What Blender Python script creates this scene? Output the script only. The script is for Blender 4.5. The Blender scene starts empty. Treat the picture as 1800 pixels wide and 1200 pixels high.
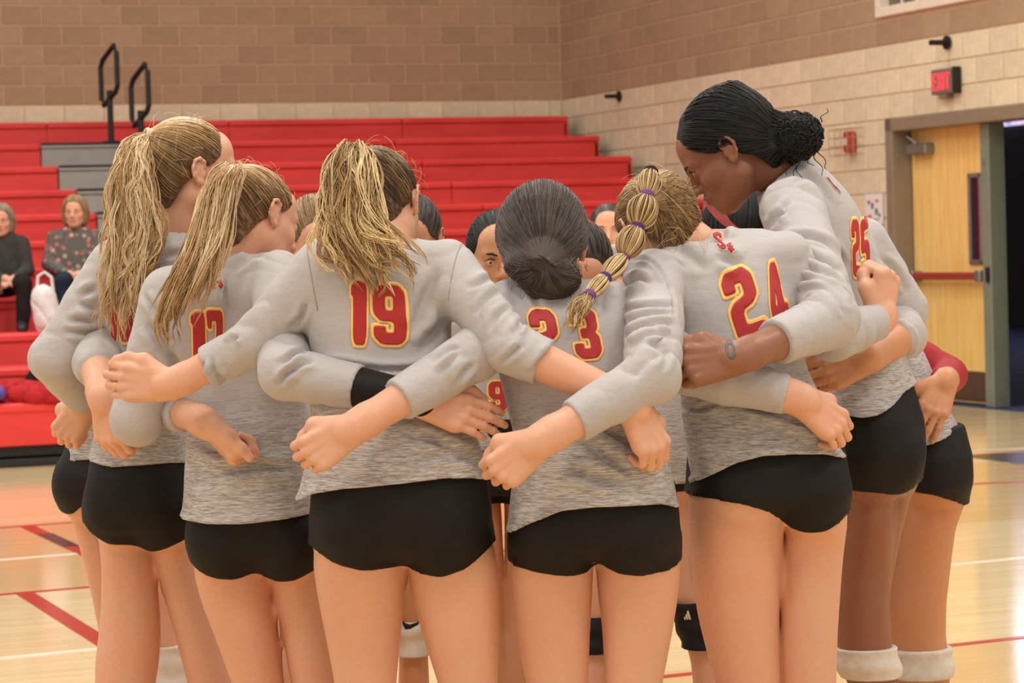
import bpy, bmesh, math, random
import numpy as np
from mathutils import Matrix, Vector
from mathutils.bvhtree import BVHTree
from mathutils.geometry import delaunay_2d_cdt

random.seed(7); RNG = np.random.default_rng(7)
SC = bpy.context.scene
COL = SC.collection

# ------------------------------------------------------------------ camera
# world: camera stands at the origin (eye 1.39 m), looks along +Y; the hall is turned 20 degrees to it
F = 4658.0; EYE = 1.39
ROLL = math.radians(1.72); PITCH = math.atan((600 - 429) / F)
U0 = np.array([0, math.sin(PITCH), math.cos(PITCH)])
FW = np.array([0, math.cos(PITCH), -math.sin(PITCH)])
RT = math.cos(ROLL) * np.array([1., 0, 0]) - math.sin(ROLL) * U0
UP = math.cos(ROLL) * U0 + math.sin(ROLL) * np.array([1., 0, 0])
CAM = np.array([0, 0, EYE])
cd = bpy.data.cameras.new('camera'); cam = bpy.data.objects.new('camera', cd); COL.objects.link(cam)
cd.sensor_width = 36.0; cd.lens = 36.0 * F / 1800.0
cd.dof.use_dof = True; cd.dof.focus_distance = 5.5; cd.dof.aperture_fstop = 11.0
cd.clip_end = 200
cam.matrix_world = Matrix(((RT[0], UP[0], -FW[0], 0), (RT[1], UP[1], -FW[1], 0), (RT[2], UP[2], -FW[2], EYE), (0, 0, 0, 1)))
SC.camera = cam

# ------------------------------------------------------------------ light
SC.view_settings.view_transform = 'Standard'; SC.view_settings.look = 'None'
SC.view_settings.gamma = 1.0; SC.view_settings.use_curve_mapping = False
SC.view_settings.exposure = 0.18
wd = bpy.data.worlds.new('hall_ambience'); SC.world = wd; wd.use_nodes = True
wd.node_tree.nodes['Background'].inputs[0].default_value = (1.0, 0.96, 0.91, 1)
wd.node_tree.nodes['Background'].inputs[1].default_value = 0.62
def area(name, loc, size, size_y, power, color):
    l = bpy.data.lights.new(name, 'AREA'); l.shape = 'RECTANGLE'; l.size = size; l.size_y = size_y
    l.energy = power; l.color = color
    o = bpy.data.objects.new(name, l); COL.objects.link(o); o.location = loc; return o
WARM = (1.0, 0.945, 0.87)
for ix, x in enumerate((-6.5, -0.5, 5.5)):
    for iy, y in enumerate((1.0, 7.0, 13.0, 19.0)):
        area('ceiling_lamp', (x, y, 8.2), 1.6, 1.6, 170, WARM)

def ray(x, y): return FW + (x - 900) / F * RT - (y - 600) / F * UP
def at(x, y, D):
    r = ray(x, y); return CAM + r * (D / r[1])
def proj(p):
    v = np.asarray(p, float) - CAM; d = v @ FW
    return 900 + F * (v @ RT) / d, 600 - F * (v @ UP) / d
PHI = math.radians(20.16)
G = Matrix.Translation((.62, 28.9, 0)) @ Matrix.Rotation(PHI, 4, 'Z')     # hall frame: corner at 0, room at x<0, y<0
def gw(x, y, z): return G @ Vector((x, y, z))

# ------------------------------------------------------------------ helpers
def tag(o, label, cat, group=None, kind=None):
    if label: o['label'] = label
    if cat: o['category'] = cat
    if group: o['group'] = group
    if kind: o['kind'] = kind
    return o
def empty(name, loc, rz=0.0, label=None, cat=None, group=None):
    o = bpy.data.objects.new(name, None); o.empty_display_size = .1; COL.objects.link(o)
    o.location = loc; o.rotation_euler = (0, 0, rz); return tag(o, label, cat, group)
def link(name, me, mat=None, parent=None, loc=None, smooth=False):
    o = bpy.data.objects.new(name, me); COL.objects.link(o)
    if mat is not None and len(me.materials) == 0:
        me.materials.append(mat)
    if parent is not None: o.parent = parent
    if loc is not None: o.location = loc
    if smooth: me.polygons.foreach_set('use_smooth', [True] * len(me.polygons))
    return o
def pymesh(name, verts, faces):
    me = bpy.data.meshes.new(name)
    me.from_pydata([tuple(map(float, v)) for v in verts], [], [tuple(int(i) for i in f) for f in faces]); me.update(); return me
def npmesh(name, V, Q, smooth=True):
    """fast mesh from numpy verts (n,3) and faces (m,3|4)"""
    me = bpy.data.meshes.new(name); k = Q.shape[1]
    me.vertices.add(len(V)); me.vertices.foreach_set('co', np.ascontiguousarray(V, np.float32).ravel())
    me.loops.add(Q.size); me.loops.foreach_set('vertex_index', np.ascontiguousarray(Q, np.int32).ravel())
    me.polygons.add(len(Q)); me.polygons.foreach_set('loop_start', np.arange(0, Q.size, k, dtype=np.int32))
    if smooth: me.polygons.foreach_set('use_smooth', np.ones(len(Q), bool))
    me.update(calc_edges=True); return me
class MB:
    def __init__(s): s.v = []; s.f = []
    def add(s, v, f):
        b = len(s.v); s.v += [tuple(map(float, p)) for p in v]; s.f += [tuple(i + b for i in q) for q in f]; return s
    def box(s, x0, x1, y0, y1, z0, z1, M=None):
        v = [(x, y, z) for z in (z0, z1) for y in (y0, y1) for x in (x0, x1)]
        if M is not None: v = [tuple(M @ Vector(p)) for p in v]
        return s.add(v, [(0, 2, 3, 1), (4, 5, 7, 6), (0, 1, 5, 4), (1, 3, 7, 5), (3, 2, 6, 7), (2, 0, 4, 6)])
    def cbox(s, x0, x1, y0, y1, z0, z1, c=.01, M=None):
        """box with every vertical and horizontal edge chamfered by c"""
        bm = bmesh.new(); bmesh.ops.create_cube(bm, size=1)
        for v in bm.verts:
            v.co = Vector(((x0 + x1) / 2 + v.co.x * (x1 - x0), (y0 + y1) / 2 + v.co.y * (y1 - y0), (z0 + z1) / 2 + v.co.z * (z1 - z0)))
        bmesh.ops.bevel(bm, geom=bm.edges[:], offset=c, segments=1, affect='EDGES', profile=.5)
        bm.verts.index_update(); v = [p.co.copy() for p in bm.verts]; f = [[q.index for q in g.verts] for g in bm.faces]; bm.free()
        if M is not None: v = [M @ p for p in v]
        return s.add(v, f)
    def tube(s, pts, r, n=8, closed=False, cap=True):
        P = [Vector(p) for p in pts]; m = len(P); rs = r if isinstance(r, (list, tuple)) else [r] * m
        b = len(s.v); ref = None
        for i, p in enumerate(P):
            if closed: t = (P[(i + 1) % m] - P[i - 1]).normalized()
            else: t = (P[min(i + 1, m - 1)] - P[max(i - 1, 0)]).normalized()
            if ref is None:
                ref = Vector((0, 0, 1)) if abs(t.z) < .9 else Vector((1, 0, 0))
            a = (ref - t * ref.dot(t)).normalized(); ref = a; c = t.cross(a)
            for k in range(n):
                w = 2 * math.pi * k / n; q = p + (a * math.cos(w) + c * math.sin(w)) * rs[i]; s.v.append(tuple(q))
        for i in range(m if closed else m - 1):
            j = (i + 1) % m
            for k in range(n):
                l = (k + 1) % n; s.f.append((b + i * n + k, b + i * n + l, b + j * n + l, b + j * n + k))
        if cap and not closed:
            s.f.append(tuple(b + k for k in range(n))[::-1]); s.f.append(tuple(b + (m - 1) * n + k for k in range(n)))
        return s
    def build(s, name, mat, parent=None, loc=None, smooth=False):
        return link(name, pymesh(name, s.v, s.f), mat, parent, loc, smooth)

# ------------------------------------------------------------------ materials
MATS = {}
def srgb(c):
    if isinstance(c, str): c = tuple(int(c[i:i + 2], 16) / 255 for i in (0, 2, 4))
    return tuple(x / 12.92 if x <= .04045 else ((x + .055) / 1.055) ** 2.4 for x in c) + (1,)
class NT:
    """tiny node builder"""
    def __init__(s, name):
        s.m = bpy.data.materials.new(name); s.m.use_nodes = True; s.t = s.m.node_tree
        s.b = s.t.nodes['Principled BSDF']; MATS[name] = s.m
    def n(s, typ, **kw):
        o = s.t.nodes.new(typ)
        for k, v in kw.items():
            if k.startswith('i_'):
                key = k[2:]; key = int(key) if key.isdigit() else key
                if hasattr(v, 'is_output') or isinstance(v, bpy.types.NodeSocket): s.t.links.new(v, o.inputs[key])
                else: o.inputs[key].default_value = v
            else: setattr(o, k, v)
        return o
    def L(s, a, b): s.t.links.new(a, b)
    def coord(s, which='Object', scale=(1, 1, 1), rot=(0, 0, 0)):
        tc = s.n('ShaderNodeTexCoord'); mp = s.n('ShaderNodeMapping')
        mp.inputs['Scale'].default_value = scale; mp.inputs['Rotation'].default_value = rot
        s.L(tc.outputs[which], mp.inputs[0]); return mp.outputs[0]
    def noise(s, vec, scale, detail=3, rough=.5):
        return s.n('ShaderNodeTexNoise', i_Vector=vec, i_Scale=scale, i_Detail=detail, i_Roughness=rough)
    def ramp(s, fac, stops):
        r = s.n('ShaderNodeValToRGB'); s.L(fac, r.inputs[0]); e = r.color_ramp.elements
        while len(e) < len(stops): e.new(.5)
        for i, (p, c) in enumerate(stops): e[i].position = p; e[i].color = c
        return r.outputs[0]
    def mix(s, fac, a, b, mode='MIX'):
        x = s.n('ShaderNodeMix', data_type='RGBA', blend_type=mode)
        for sock, v in ((x.inputs[0], fac), (x.inputs[6], a), (x.inputs[7], b)):
            if isinstance(v, bpy.types.NodeSocket): s.L(v, sock)
            else: sock.default_value = v
        return x.outputs[2]
    def math(s, op, a, b=0.0):
        x = s.n('ShaderNodeMath', operation=op)
        for sock, v in ((x.inputs[0], a), (x.inputs[1], b)):
            if isinstance(v, bpy.types.NodeSocket): s.L(v, sock)
            else: sock.default_value = v
        return x.outputs[0]
    def set(s, col=None, rough=None, metal=None, spec=None, **kw):
        for key, v in (('Base Color', col), ('Roughness', rough), ('Metallic', metal), ('Specular IOR Level', spec)) + tuple(kw.items()):
            if v is None: continue
            if isinstance(v, bpy.types.NodeSocket): s.L(v, s.b.inputs[key])
            else: s.b.inputs[key].default_value = v
        return s
    def bump(s, h, strength=.3, dist=.01):
        b = s.n('ShaderNodeBump', i_Height=h); b.inputs['Strength'].default_value = strength; b.inputs['Distance'].default_value = dist
        s.L(b.outputs[0], s.b.inputs['Normal']); return s
def plain(name, col, rough=.5, metal=0.0, spec=.5, var=.06, nscale=8.0):
    if name in MATS: return MATS[name]
    m = NT(name); c = srgb(col); v = m.coord()
    nz = m.noise(v, nscale).outputs[0]
    lo = tuple(x * (1 - var) for x in c[:3]) + (1,); hi = tuple(min(1, x * (1 + var)) for x in c[:3]) + (1,)
    m.set(m.ramp(nz, [(.3, lo), (.7, hi)]), rough, metal, spec); return m.m
# ================================================================== the hall
def block_mat(name, col, mort=False, rough_bump=.5):
    m = NT(name); c = srgb(col); v = m.coord('Generated' if False else 'Object')
    oi = m.n('ShaderNodeObjectInfo')
    n1 = m.noise(v, 9, 4, .6).outputs[0]; n2 = m.noise(v, 160, 2).outputs[0]
    vr = m.math('MULTIPLY_ADD', oi.outputs['Random'], .16); m.t.nodes[-1].inputs[2].default_value = .92
    a = m.mix(1.0, m.ramp(n1, [(.25, tuple(x * .88 for x in c[:3]) + (1,)), (.75, tuple(x * 1.08 for x in c[:3]) + (1,))]),
              m.ramp(n2, [(.3, (.84, .84, .84, 1)), (.7, (1.1, 1.1, 1.1, 1))]), 'MULTIPLY')
    hs = m.n('ShaderNodeHueSaturation', i_Color=a); m.L(vr, hs.inputs['Value'])
    m.set(hs.outputs[0], .85, spec=.2).bump(m.noise(v, 70, 4, .7).outputs[0], rough_bump, .006); return m.m
BROWN = block_mat('split_face_brown_block', 'B09274', rough_bump=.8)
CREAM = block_mat('smooth_cream_block', 'E2D0B0', rough_bump=.2)
MORT_B = plain('pale_mortar', 'C9AA8A', .95, spec=.1); MORT_C = plain('tan_mortar', 'D0BA98', .95, spec=.1)

HB, LB = .2032, .4064; ZB = 2.935       # course height, block length, height where the brown starts
def block_mesh(name, L, mat):
    g = .006; c = .004; d = (.009 if mat is CREAM else .006); x0, x1, z0, z1 = -L / 2 + g, L / 2 - g, -HB / 2 + g, HB / 2 - g
    v = [(x0, 0, z0), (x1, 0, z0), (x1, 0, z1), (x0, 0, z1), (x0, -d + c, z0), (x1, -d + c, z0), (x1, -d + c, z1), (x0, -d + c, z1),
         (x0 + c, -d, z0 + c), (x1 - c, -d, z0 + c), (x1 - c, -d, z1 - c), (x0 + c, -d, z1 - c)]
    f = [(0, 1, 5, 4), (1, 2, 6, 5), (2, 3, 7, 6), (3, 0, 4, 7), (4, 5, 9, 8), (5, 6, 10, 9), (6, 7, 11, 10), (7, 4, 8, 11), (8, 9, 10, 11)]
    me = pymesh(name, v, f); me.materials.append(mat); return me
BM = {(k, h): block_mesh('block', LB if not h else LB / 2, BROWN if k else CREAM) for k in (0, 1) for h in (0, 1)}
ZTOP = 9.0
def wall_obj(name, rz, x0, x1, holes=()):
    """mortar plane in its own frame: x along the wall, y=0 the mortar face, -y towards the room"""
    m = MB()
    xs = sorted({x0, x1} | {h[0] for h in holes} | {h[1] for h in holes})
    for a, b in zip(xs, xs[1:]):
        zs = [0.0, ZB, ZTOP]; hh = [h for h in holes if h[0] <= a and h[1] >= b]
        cuts = sorted(set(zs) | {z for h in hh for z in (h[2], h[3])})
        for c, d in zip(cuts, cuts[1:]):
            if any(h[2] <= c and h[3] >= d for h in hh): continue
            m.box(a, b, 0, .25, c, d)
    o = m.build(name, MORT_C); o['kind'] = 'structure'
    me = o.data; me.materials.append(MORT_B)
    for p in me.polygons: p.material_index = 1 if p.center.z > ZB else 0
    return o
def lay(wall, x0, x1, n_lo, n_hi, view, phase=0.0, holes=()):
    """lay the courses; blocks for which view(x,z) holds are single objects, the rest one joined part"""
    stuff = {0: MB(), 1: MB()}; cnt = 0
    for n in range(n_lo, n_hi):
        z = ZB + (n + .5) * HB; k = 1 if n >= 0 else 0
        off = phase + (0 if n % 2 else LB / 2)
        i0 = math.floor((x0 - off) / LB)
        for i in range(i0, i0 + int((x1 - x0) / LB) + 3):
            a, b = off + i * LB, off + (i + 1) * LB
            a, b = max(a, x0), min(b, x1)
            if b - a < .08: continue
            segs = [(a, b)]
            for h in holes:
                if z + HB * .4 > h[2] and z - HB * .4 < h[3]:
                    segs = [s for (p, q) in segs for s in ((p, min(q, h[0])), (max(p, h[1]), q)) if s[1] - s[0] > .05]
            for p, q in segs:
                xc = (p + q) / 2
                if view(xc, z):
                    o = bpy.data.objects.new('block', BM[(k, 0)]); COL.objects.link(o); o.parent = wall
                    o.location = (xc, 0, z); cnt += 1
                    if abs(q - p - LB) > .01: o.scale = ((q - p - .012) / (LB - .012), 1, 1)
                else:
                    src = BM[(k, 0)]; s = (q - p - .012) / (LB - .012)
                    stuff[k].add([(xc + v.co.x * s, v.co.y, z + v.co.z) for v in src.vertices], [tuple(f.vertices) for f in src.polygons])
    for k in (0, 1):
        if stuff[k].v:
            o = stuff[k].build('block_courses', BROWN if k else CREAM, wall); o['kind'] = 'stuff'
    return cnt
def in_view(M, m=70):
    def f(x, z):
        p = M @ Vector((x, 0, z)); u, v = proj(p); return -m < u < 1800 + m and -m < v < 760
    return f
# back wall
wb = wall_obj('wall_back', 0, -16, 0); wb.matrix_world = G
# right wall: its own frame runs x from the corner towards the camera side
MR = G @ Matrix.Rotation(-math.pi / 2, 4, 'Z')
DX0, DX1, DZ = 7.42, 9.95, 2.27          # door opening along the wall
WX0, WZ0 = 7.27, 3.17                   # big wall window, lower left corner
HOLES = [(DX0, DX1, 0, DZ), (WX0, 12.0, WZ0, 5.2)]
wr = wall_obj('wall_right', 0, 0, 14, HOLES); wr.matrix_world = MR
vb = in_view(G); vr = in_view(MR, 40)
nb = lay(wb, -16, -.01, -14, 30, lambda x, z: vb(x, z) and z > ZB - .25, phase=-.15)
nr = lay(wr, .02, 14, -14, 30, lambda x, z: vr(x, z) and (z > 2.0 if x < 2.5 else (z > 1.15 if x > 6.3 else z > 1.65)), phase=.1, holes=HOLES)
print('blocks', nb, nr)

# floor ------------------------------------------------------------
fl = NT('maple_gym_floor')
v = fl.coord('Object')
sep = fl.n('ShaderNodeSeparateXYZ', i_0=v)
brick = fl.n('ShaderNodeTexBrick', i_Vector=v, offset=.37, squash=1.0)
brick.inputs['Scale'].default_value = 1.0; brick.inputs['Brick Width'].default_value = 1.1; brick.inputs['Row Height'].default_value = .057
brick.inputs['Mortar Size'].default_value = .0012; brick.inputs['Bias'].default_value = 0.0
brick.inputs['Color1'].default_value = srgb('E8D2A8'); brick.inputs['Color2'].default_value = srgb('DCC08E'); brick.inputs['Mortar'].default_value = srgb('B98F58')
gv = fl.coord('Object', (1.2, 26, 1))
gr = fl.noise(gv, 2.0, 4, .6).outputs[0]
col = fl.mix(.35, brick.outputs['Color'], fl.ramp(gr, [(.3, srgb('DDBB84')), (.7, srgb('F4DFB4'))]))
# the stained amber band of the court
band = fl.n('ShaderNodeMapRange', i_Value=sep.outputs[1]); 
def step_band(lo, hi):
    a = fl.math('GREATER_THAN', sep.outputs[1], lo); b = fl.math('LESS_THAN', sep.outputs[1], hi); return fl.math('MULTIPLY', a, b)
bnd = fl.math('ADD', step_band(-15.86, -13.0), step_band(-23.5, -19.1))
col = fl.mix(fl.math('MULTIPLY', bnd, .5), col, srgb('CFA060'))
fl.set(col, .16, spec=.5)
rn = fl.noise(fl.coord('Object', (1, 6, 1)), 1.3, 3).outputs[0]
fl.L(fl.math('MULTIPLY_ADD', rn, .08), fl.b.inputs['Roughness']); fl.t.nodes[-1].inputs[2].default_value = .075
fl.bump(fl.noise(fl.coord('Object', (1.0, 12, 1)), 3.0, 2).outputs[0], .06, .004)
mf = MB().box(-22, 0, -34, 0, -.08, 0)
fo = mf.build('floor', fl.m); fo.matrix_world = G; fo['kind'] = 'structure'
RED_L = plain('red_line_paint', 'B8352C', .2); WHITE_L = plain('white_line_paint', 'F0E6D2', .2); BLACK_L = plain('black_line_paint', '2B2426', .2)
def floor_line(name, p, q, w, mat, label, z=.0):
    a, b = Vector(p), Vector(q); d = (b - a).normalized(); n = Vector((-d.y, d.x)) * w / 2
    m = MB(); vs = [a - n, b - n, b + n, a + n]
    m.add([(t.x, t.y, .0001 + z) for t in vs] + [(t.x, t.y, .0016 + z) for t in vs], [(0, 3, 2, 1), (4, 5, 6, 7), (0, 1, 5, 4), (1, 2, 6, 5), (2, 3, 7, 6), (3, 0, 4, 7)])
    o = m.build(name, mat); o.matrix_world = G; o['kind'] = 'structure'; return o
k = .11
floor_line('trim_1', (-12, -17.651 - 2.92 * k), (-1, -17.651 + 8.08 * k), .05, WHITE_L, '')
floor_line('trim_2', (-12, -14.6 - 3.6 * k), (-8.15, -14.55), .05, WHITE_L, '')
floor_line('trim_3', (-12, -15.88 - 3.3 * k), (-4.5, -15.88 + 4.2 * k), .05, RED_L, '')
floor_line('trim_4', (-12, -19.6), (-2, -18.75), .05, RED_L, '')
floor_line('trim_5', (-12, -13.2 - .3), (-1, -12.4), .05, RED_L, '')
floor_line('trim_6', (-8.69, -15.86), (-8.665, -19.3), .075, RED_L, '', .0012)
floor_line('trim_7', (-8.20, -13.16), (-8.17, -14.95), .075, RED_L, '', .0012)
floor_line('trim_8', (-8.19, -13.6), (-8.18, -14.25), .077, BLACK_L, '', .003)
floor_line('trim_9', (-5.5, -13.55), (-1, -14.75), .05, RED_L, '', .0006)
# black painted zone by the door
mz = MB().box(-2.35, 0.0, -14.2, -12.55, .0001, .0012); o = mz.build('trim_10', BLACK_L); o.matrix_world = G; o['kind'] = 'structure'
floor_line('trim_11', (-4.6, -12.0), (0.0, -12.5), .06, WHITE_L, '', .002)

# door ------------------------------------------------------------
FRAME = plain('taupe_door_frame', '8A7A66', .45); LEAF = NT('maple_door_veneer')
v = LEAF.coord('Object', (6, 6, .5)); nz = LEAF.noise(v, 4, 4, .6).outputs[0]
LEAF.set(LEAF.ramp(nz, [(.3, srgb('EBB860')), (.7, srgb('F7D28A'))]), .35)
STEEL = plain('brushed_steel', '8C8C86', .35, .6); MULL = plain('grey_green_mullion', '7E8272', .45); DARK = plain('near_black', '15110F', .6)
BARRED = plain('red_push_bar', '9C3A30', .4); KICK = plain('brown_kick_plate', '5B4234', .4)
door = empty('door_1', (0, 0, 0)); door.matrix_world = MR; door['kind'] = 'structure'; door['label'] = 'maple double door with push bar in taupe frame'
m = MB(); m.cbox(DX0 - .05, DX0 + .07, -.03, .22, 0, DZ + .06, .008); m.build('door_frame', FRAME, door)
m = MB(); m.cbox(DX1 - .07, DX1 + .05, -.03, .22, 0, DZ + .06, .008); m.build('door_frame', FRAME, door)
m = MB(); m.cbox(DX0 - .05, DX1 + .05, -.03, .22, DZ - .05, DZ + .06, .008); m.build('door_frame', FRAME, door)
LX0, LX1 = DX0 + .08, 8.72; YL = .15
leaf = MB().cbox(LX0, LX1, YL, YL + .045, .015, DZ - .045, .004).build('door_leaf', LEAF.m, door)
MB().box(LX0 + .01, LX1 - .01, YL - .004, YL, .03, .27).build('kick_plate', KICK, leaf)
gx0, gx1, gz0, gz1 = LX1 - .30, LX1 - .10, 1.12, 1.84
m = MB(); t = .035
for a in ((gx0, gx1, gz0, gz0 + t), (gx0, gx1, gz1 - t, gz1), (gx0, gx0 + t, gz0, gz1), (gx1 - t, gx1, gz0, gz1)): m.cbox(a[0], a[1], YL - .02, YL + .002, a[2], a[3], .004)
m.build('vision_frame', STEEL, leaf)
gl = NT('vision_glass'); gl.set(srgb('1B1B2A'), .08, spec=.6)
MB().box(gx0 + t, gx1 - t, YL - .004, YL, gz0 + t, gz1 - t).build('pane', gl.m, leaf)
m = MB(); m.cbox(LX0 + .12, LX1 - .05, YL - .10, YL - .05, 1.0, 1.06, .012); bar = m.build('push_bar', BARRED, leaf)
m = MB(); m.cbox(LX0 + .0, LX0 + .14, YL - .105, YL, .99, 1.07, .01); m.cbox(LX1 - .09, LX1 - .0, YL - .105, YL, .985, 1.075, .01); m.build('bar_housing', STEEL, leaf)
m = MB(); m.cbox(LX0 + .05, LX0 + .38, YL - .09, YL, 2.02, 2.11, .01); m.tube([(LX0 + .2, YL - .06, 2.11), (LX0 + .1, YL - .09, 2.17), (LX0 + .02, YL - .04, 2.18)], .012); m.build('door_closer', STEEL, leaf)
mu = MB().cbox(8.73, 8.86, YL - .08, YL + .07, 0, DZ - .05, .008).build('mullion', MULL, door)
m = MB(); m.cbox(8.80, 8.845, YL - .10, YL - .075, .98, 1.10, .006); m.build('strike', DARK, mu)
m = MB(); m.cbox(8.775, 8.80, YL - .09, YL - .078, 1.9, 1.94, .004); m.build('rivet', STEEL, mu)
# lobby behind the open right leaf
LOB = plain('dark_lobby_wall', '1A1614', .8); CARPET = plain('blue_lobby_carpet', '34345E', .9)
m = MB(); m.box(-14, 18, 9.0, 9.1, 0, 6); m.box(-14.1, -14, .26, 9.1, 0, 6); m.box(18, 18.1, .26, 9.1, 0, 6); m.box(-14.1, 18.1, .26, 9.1, 6, 6.1)
o = m.build('wall_lobby', LOB); o.matrix_world = MR; o['kind'] = 'structure'
o = MB().box(DX0 + .07, DX1 - .07, .0, .26, .0001, .002).build('trim_12', CARPET); o.matrix_world = MR; o['kind'] = 'structure'
o = MB().box(-14, 18, .26, 9.0, -.06, .001).build('floor_lobby', CARPET); o.matrix_world = MR; o['kind'] = 'structure'
lw = NT('daylit_window'); e = lw.n('ShaderNodeEmission'); e.inputs[0].default_value = (.86, .84, 1.0, 1); e.inputs[1].default_value = 4.5
vv = lw.coord('Object', (3, 3, 3)); lw.L(lw.ramp(lw.noise(vv, 1.0).outputs[0], [(.35, (.55, .55, .95, 1)), (.6, (1, 1, 1, 1))]), e.inputs[0])
lw.L(e.outputs[0], lw.t.nodes['Material Output'].inputs[0])
win = MB().box(-6.2, 2, 8.94, 8.99, 4.2, 5.7).build('window_2', lw.m); win.matrix_world = MR; win['kind'] = 'structure'
for x in (-6.2, -4.1, -2.0, 0, 2): MB().box(x - .04, x + .04, 8.9, 8.97, 4.15, 5.75).build('window_bar', DARK, win)
ls = NT('lit_display_strip'); ls.set((.3, .3, .5, 1), .4); ls.b.inputs['Emission Strength'].default_value = 1.3
ls.L(ls.ramp(ls.noise(ls.coord('Object', (2, 2, 5)), 1.4, 3).outputs[0], [(.38, srgb('5C5CB0')), (.5, srgb('C8C4E8')), (.62, srgb('C88090'))]), ls.b.inputs['Emission Color'])
ds = MB().box(-8.2, -3.2, 8.9, 8.99, 2.84, 3.3).build('lobby_display', ls.m); ds.matrix_world = MR; tag(ds, 'lit display strip glimpsed through the top of the open doorway', 'screen')
# big wall window at the top right
WF = plain('white_window_frame', 'E8D8C4', .5); PANE = NT('blind_grey_pane'); PANE.set(srgb('6B5F55'), .25, spec=.5)
w1 = empty('window_1', (0, 0, 0)); w1.matrix_world = MR; w1['kind'] = 'structure'
def wbox(name, a, b, c, d, y0, y1, mat, ch=.006): return MB().cbox(a, b, y0, y1, c, d, ch).build(name, mat, w1)
wbox('window_frame', WX0, 12.0, WZ0, WZ0 + .08, -.04, .12, WF); wbox('window_frame', WX0, WX0 + .08, WZ0 + .08, 5.2, -.04, .12, WF)
wbox('window_frame', WX0 + .08, 12.0, 5.12, 5.2, -.04, .12, WF)
x = WX0 + .08; i = 0
while x < 11.9:
    wbox('pane', x + .006, x + .25 - .006, WZ0 + .08, 5.12, .05, .07, PANE.m, .002)
    thick = (i % 5 == 4)
    wbox('window_bar', x + .25 - (.03 if thick else .01), x + .25 + (.03 if thick else .01), WZ0 + .08, 5.12, .0 if thick else .03, .05, WF, .002)
    x += .25; i += 1
# wall fittings ------------------------------------------------------
def on_wall(name, x, z, label, cat): 
    o = empty(name, (0, 0, 0), 0, label, cat); o.matrix_world = MR @ Matrix.Translation((x, -.018, z)); return o
ex = on_wall('exit_sign', 8.43, 2.57, 'lit red exit sign on the cream block wall above the door', 'sign')
m = MB().cbox(-.17, .17, -.065, 0, -.10, .10, .006); m.build('housing', plain('grey_sign_housing', '7B6D60', .5), ex)
MB().cbox(.171, .195, -.07, 0, -.105, .105, .004).build('end_cap', DARK, ex)
MB().box(-.06, .06, -.06, -.002, -.135, -.10).build('canopy', plain('grey_sign_housing', '7B6D60'), ex)
fc = MB().box(-.15, .15, -.068, -.0652, -.085, .085).build('face', plain('grey_sign_face', '86675C', .4), ex)
em = NT('exit_red_light'); em.set(srgb('D02030'), .4); em.b.inputs['Emission Color'].default_value = (1, .05, .09, 1); em.b.inputs['Emission Strength'].default_value = .9
m = MB(); y0, y1 = -.0705, -.068
def bar(a, b, w=.02):
    a, b = Vector(a), Vector(b); d = (b - a).normalized(); n = Vector((-d.y, d.x)) * w / 2; q = [a - n, b - n, b + n, a + n]
    m.add([(p.x, y, p.y) for y in (y0, y1) for p in q], [(0, 1, 2, 3), (7, 6, 5, 4), (0, 4, 5, 1), (1, 5, 6, 2), (2, 6, 7, 3), (3, 7, 4, 0)])
h = .065
for a, b in (((-.125, -h), (-.125, h)), ((-.125, h - .01), (-.07, h - .01)), ((-.125, 0), (-.08, 0)), ((-.125, -h + .01), (-.07, -h + .01)),
             ((-.055, -h), (.005, h)), ((-.055, h), (.005, -h)), ((.035, -h), (.035, h)), ((.095, -h), (.095, h)), ((.06, h - .01), (.13, h - .01))): bar(a, b)
m.build('lettering', em.m, fc)
for x, z, lab in ((8.43, 2.875, 'black wall peg bracket above the exit sign'), (1.68, 2.875, 'black wall peg bracket near the bleacher corner')):
    b = on_wall('wall_bracket', x, z, lab, 'bracket')
    m = MB(); m.tube([(0, 0, 0), (0, -.02, 0)], .055, 16); m.build('flange', DARK, b)
    m = MB(); m.tube([(0, -.02, 0), (0, -.16, 0)], .022, 10); m.build('peg', DARK, b)
al = on_wall('fire_alarm', 6.78, 2.17, 'red fire alarm strobe in a wire guard on the cream wall', 'alarm')
REDP = plain('red_alarm_plastic', 'B5382F', .4); WIRE = plain('galvanised_wire', 'B49C7E', .4, .5)
MB().cbox(-.065, .065, -.06, 0, -.09, .09, .01).build('alarm_body', REDP, al)
MB().cbox(-.03, .03, -.075, -.06, -.03, .03, .006).build('strobe_lens', plain('clear_lens', 'D8C8C0', .2), al)
m = MB()
for i in range(5):
    x = -.24 + i * .11 - .0; m.tube([(x, 0, -.11), (x, -.10, -.11), (x, -.10, .11), (x, 0, .11)], .004, 5)
for i in range(4):
    z = -.11 + i * .073; m.tube([(-.24, 0, z), (-.24, -.10, z), (.20, -.10, z), (.20, 0, z)], .004, 5)
m.build('wire_guard', WIRE, al)
po = on_wall('wall_notice', 7.14, 1.59, 'white paper notice with coloured shapes taped beside the door', 'poster')
MB().box(-.155, .155, -.003, 0, -.13, .13).build('sheet', plain('white_paper', 'E9E0DA', .7, var=.02), po)
for i, (x, z, c, w, h) in enumerate(((-.09, .06, 'C05A60', .05, .03), (-.03, .03, '4060A8', .04, .05), (.05, .07, 'D08080', .06, .025), (.04, -.02, '3E8A5A', .05, .05), (.09, -.05, '4A78B8', .04, .03), (-.08, -.06, 'C87858', .07, .03), (0, -.085, 'B89AA0', .18, .015))):
    MB().box(x - w / 2, x + w / 2, -.004, -.003, z - h / 2, z + h / 2).build('print_mark', plain('print_' + c, c, .7), po)
o = on_wall('thermostat', 7.16, 1.405, 'small beige thermostat below the paper notice', 'thermostat'); MB().cbox(-.06, .06, -.025, 0, -.03, .03, .006).build('cover', plain('beige_cover', 'AE9472', .5), o)
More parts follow.
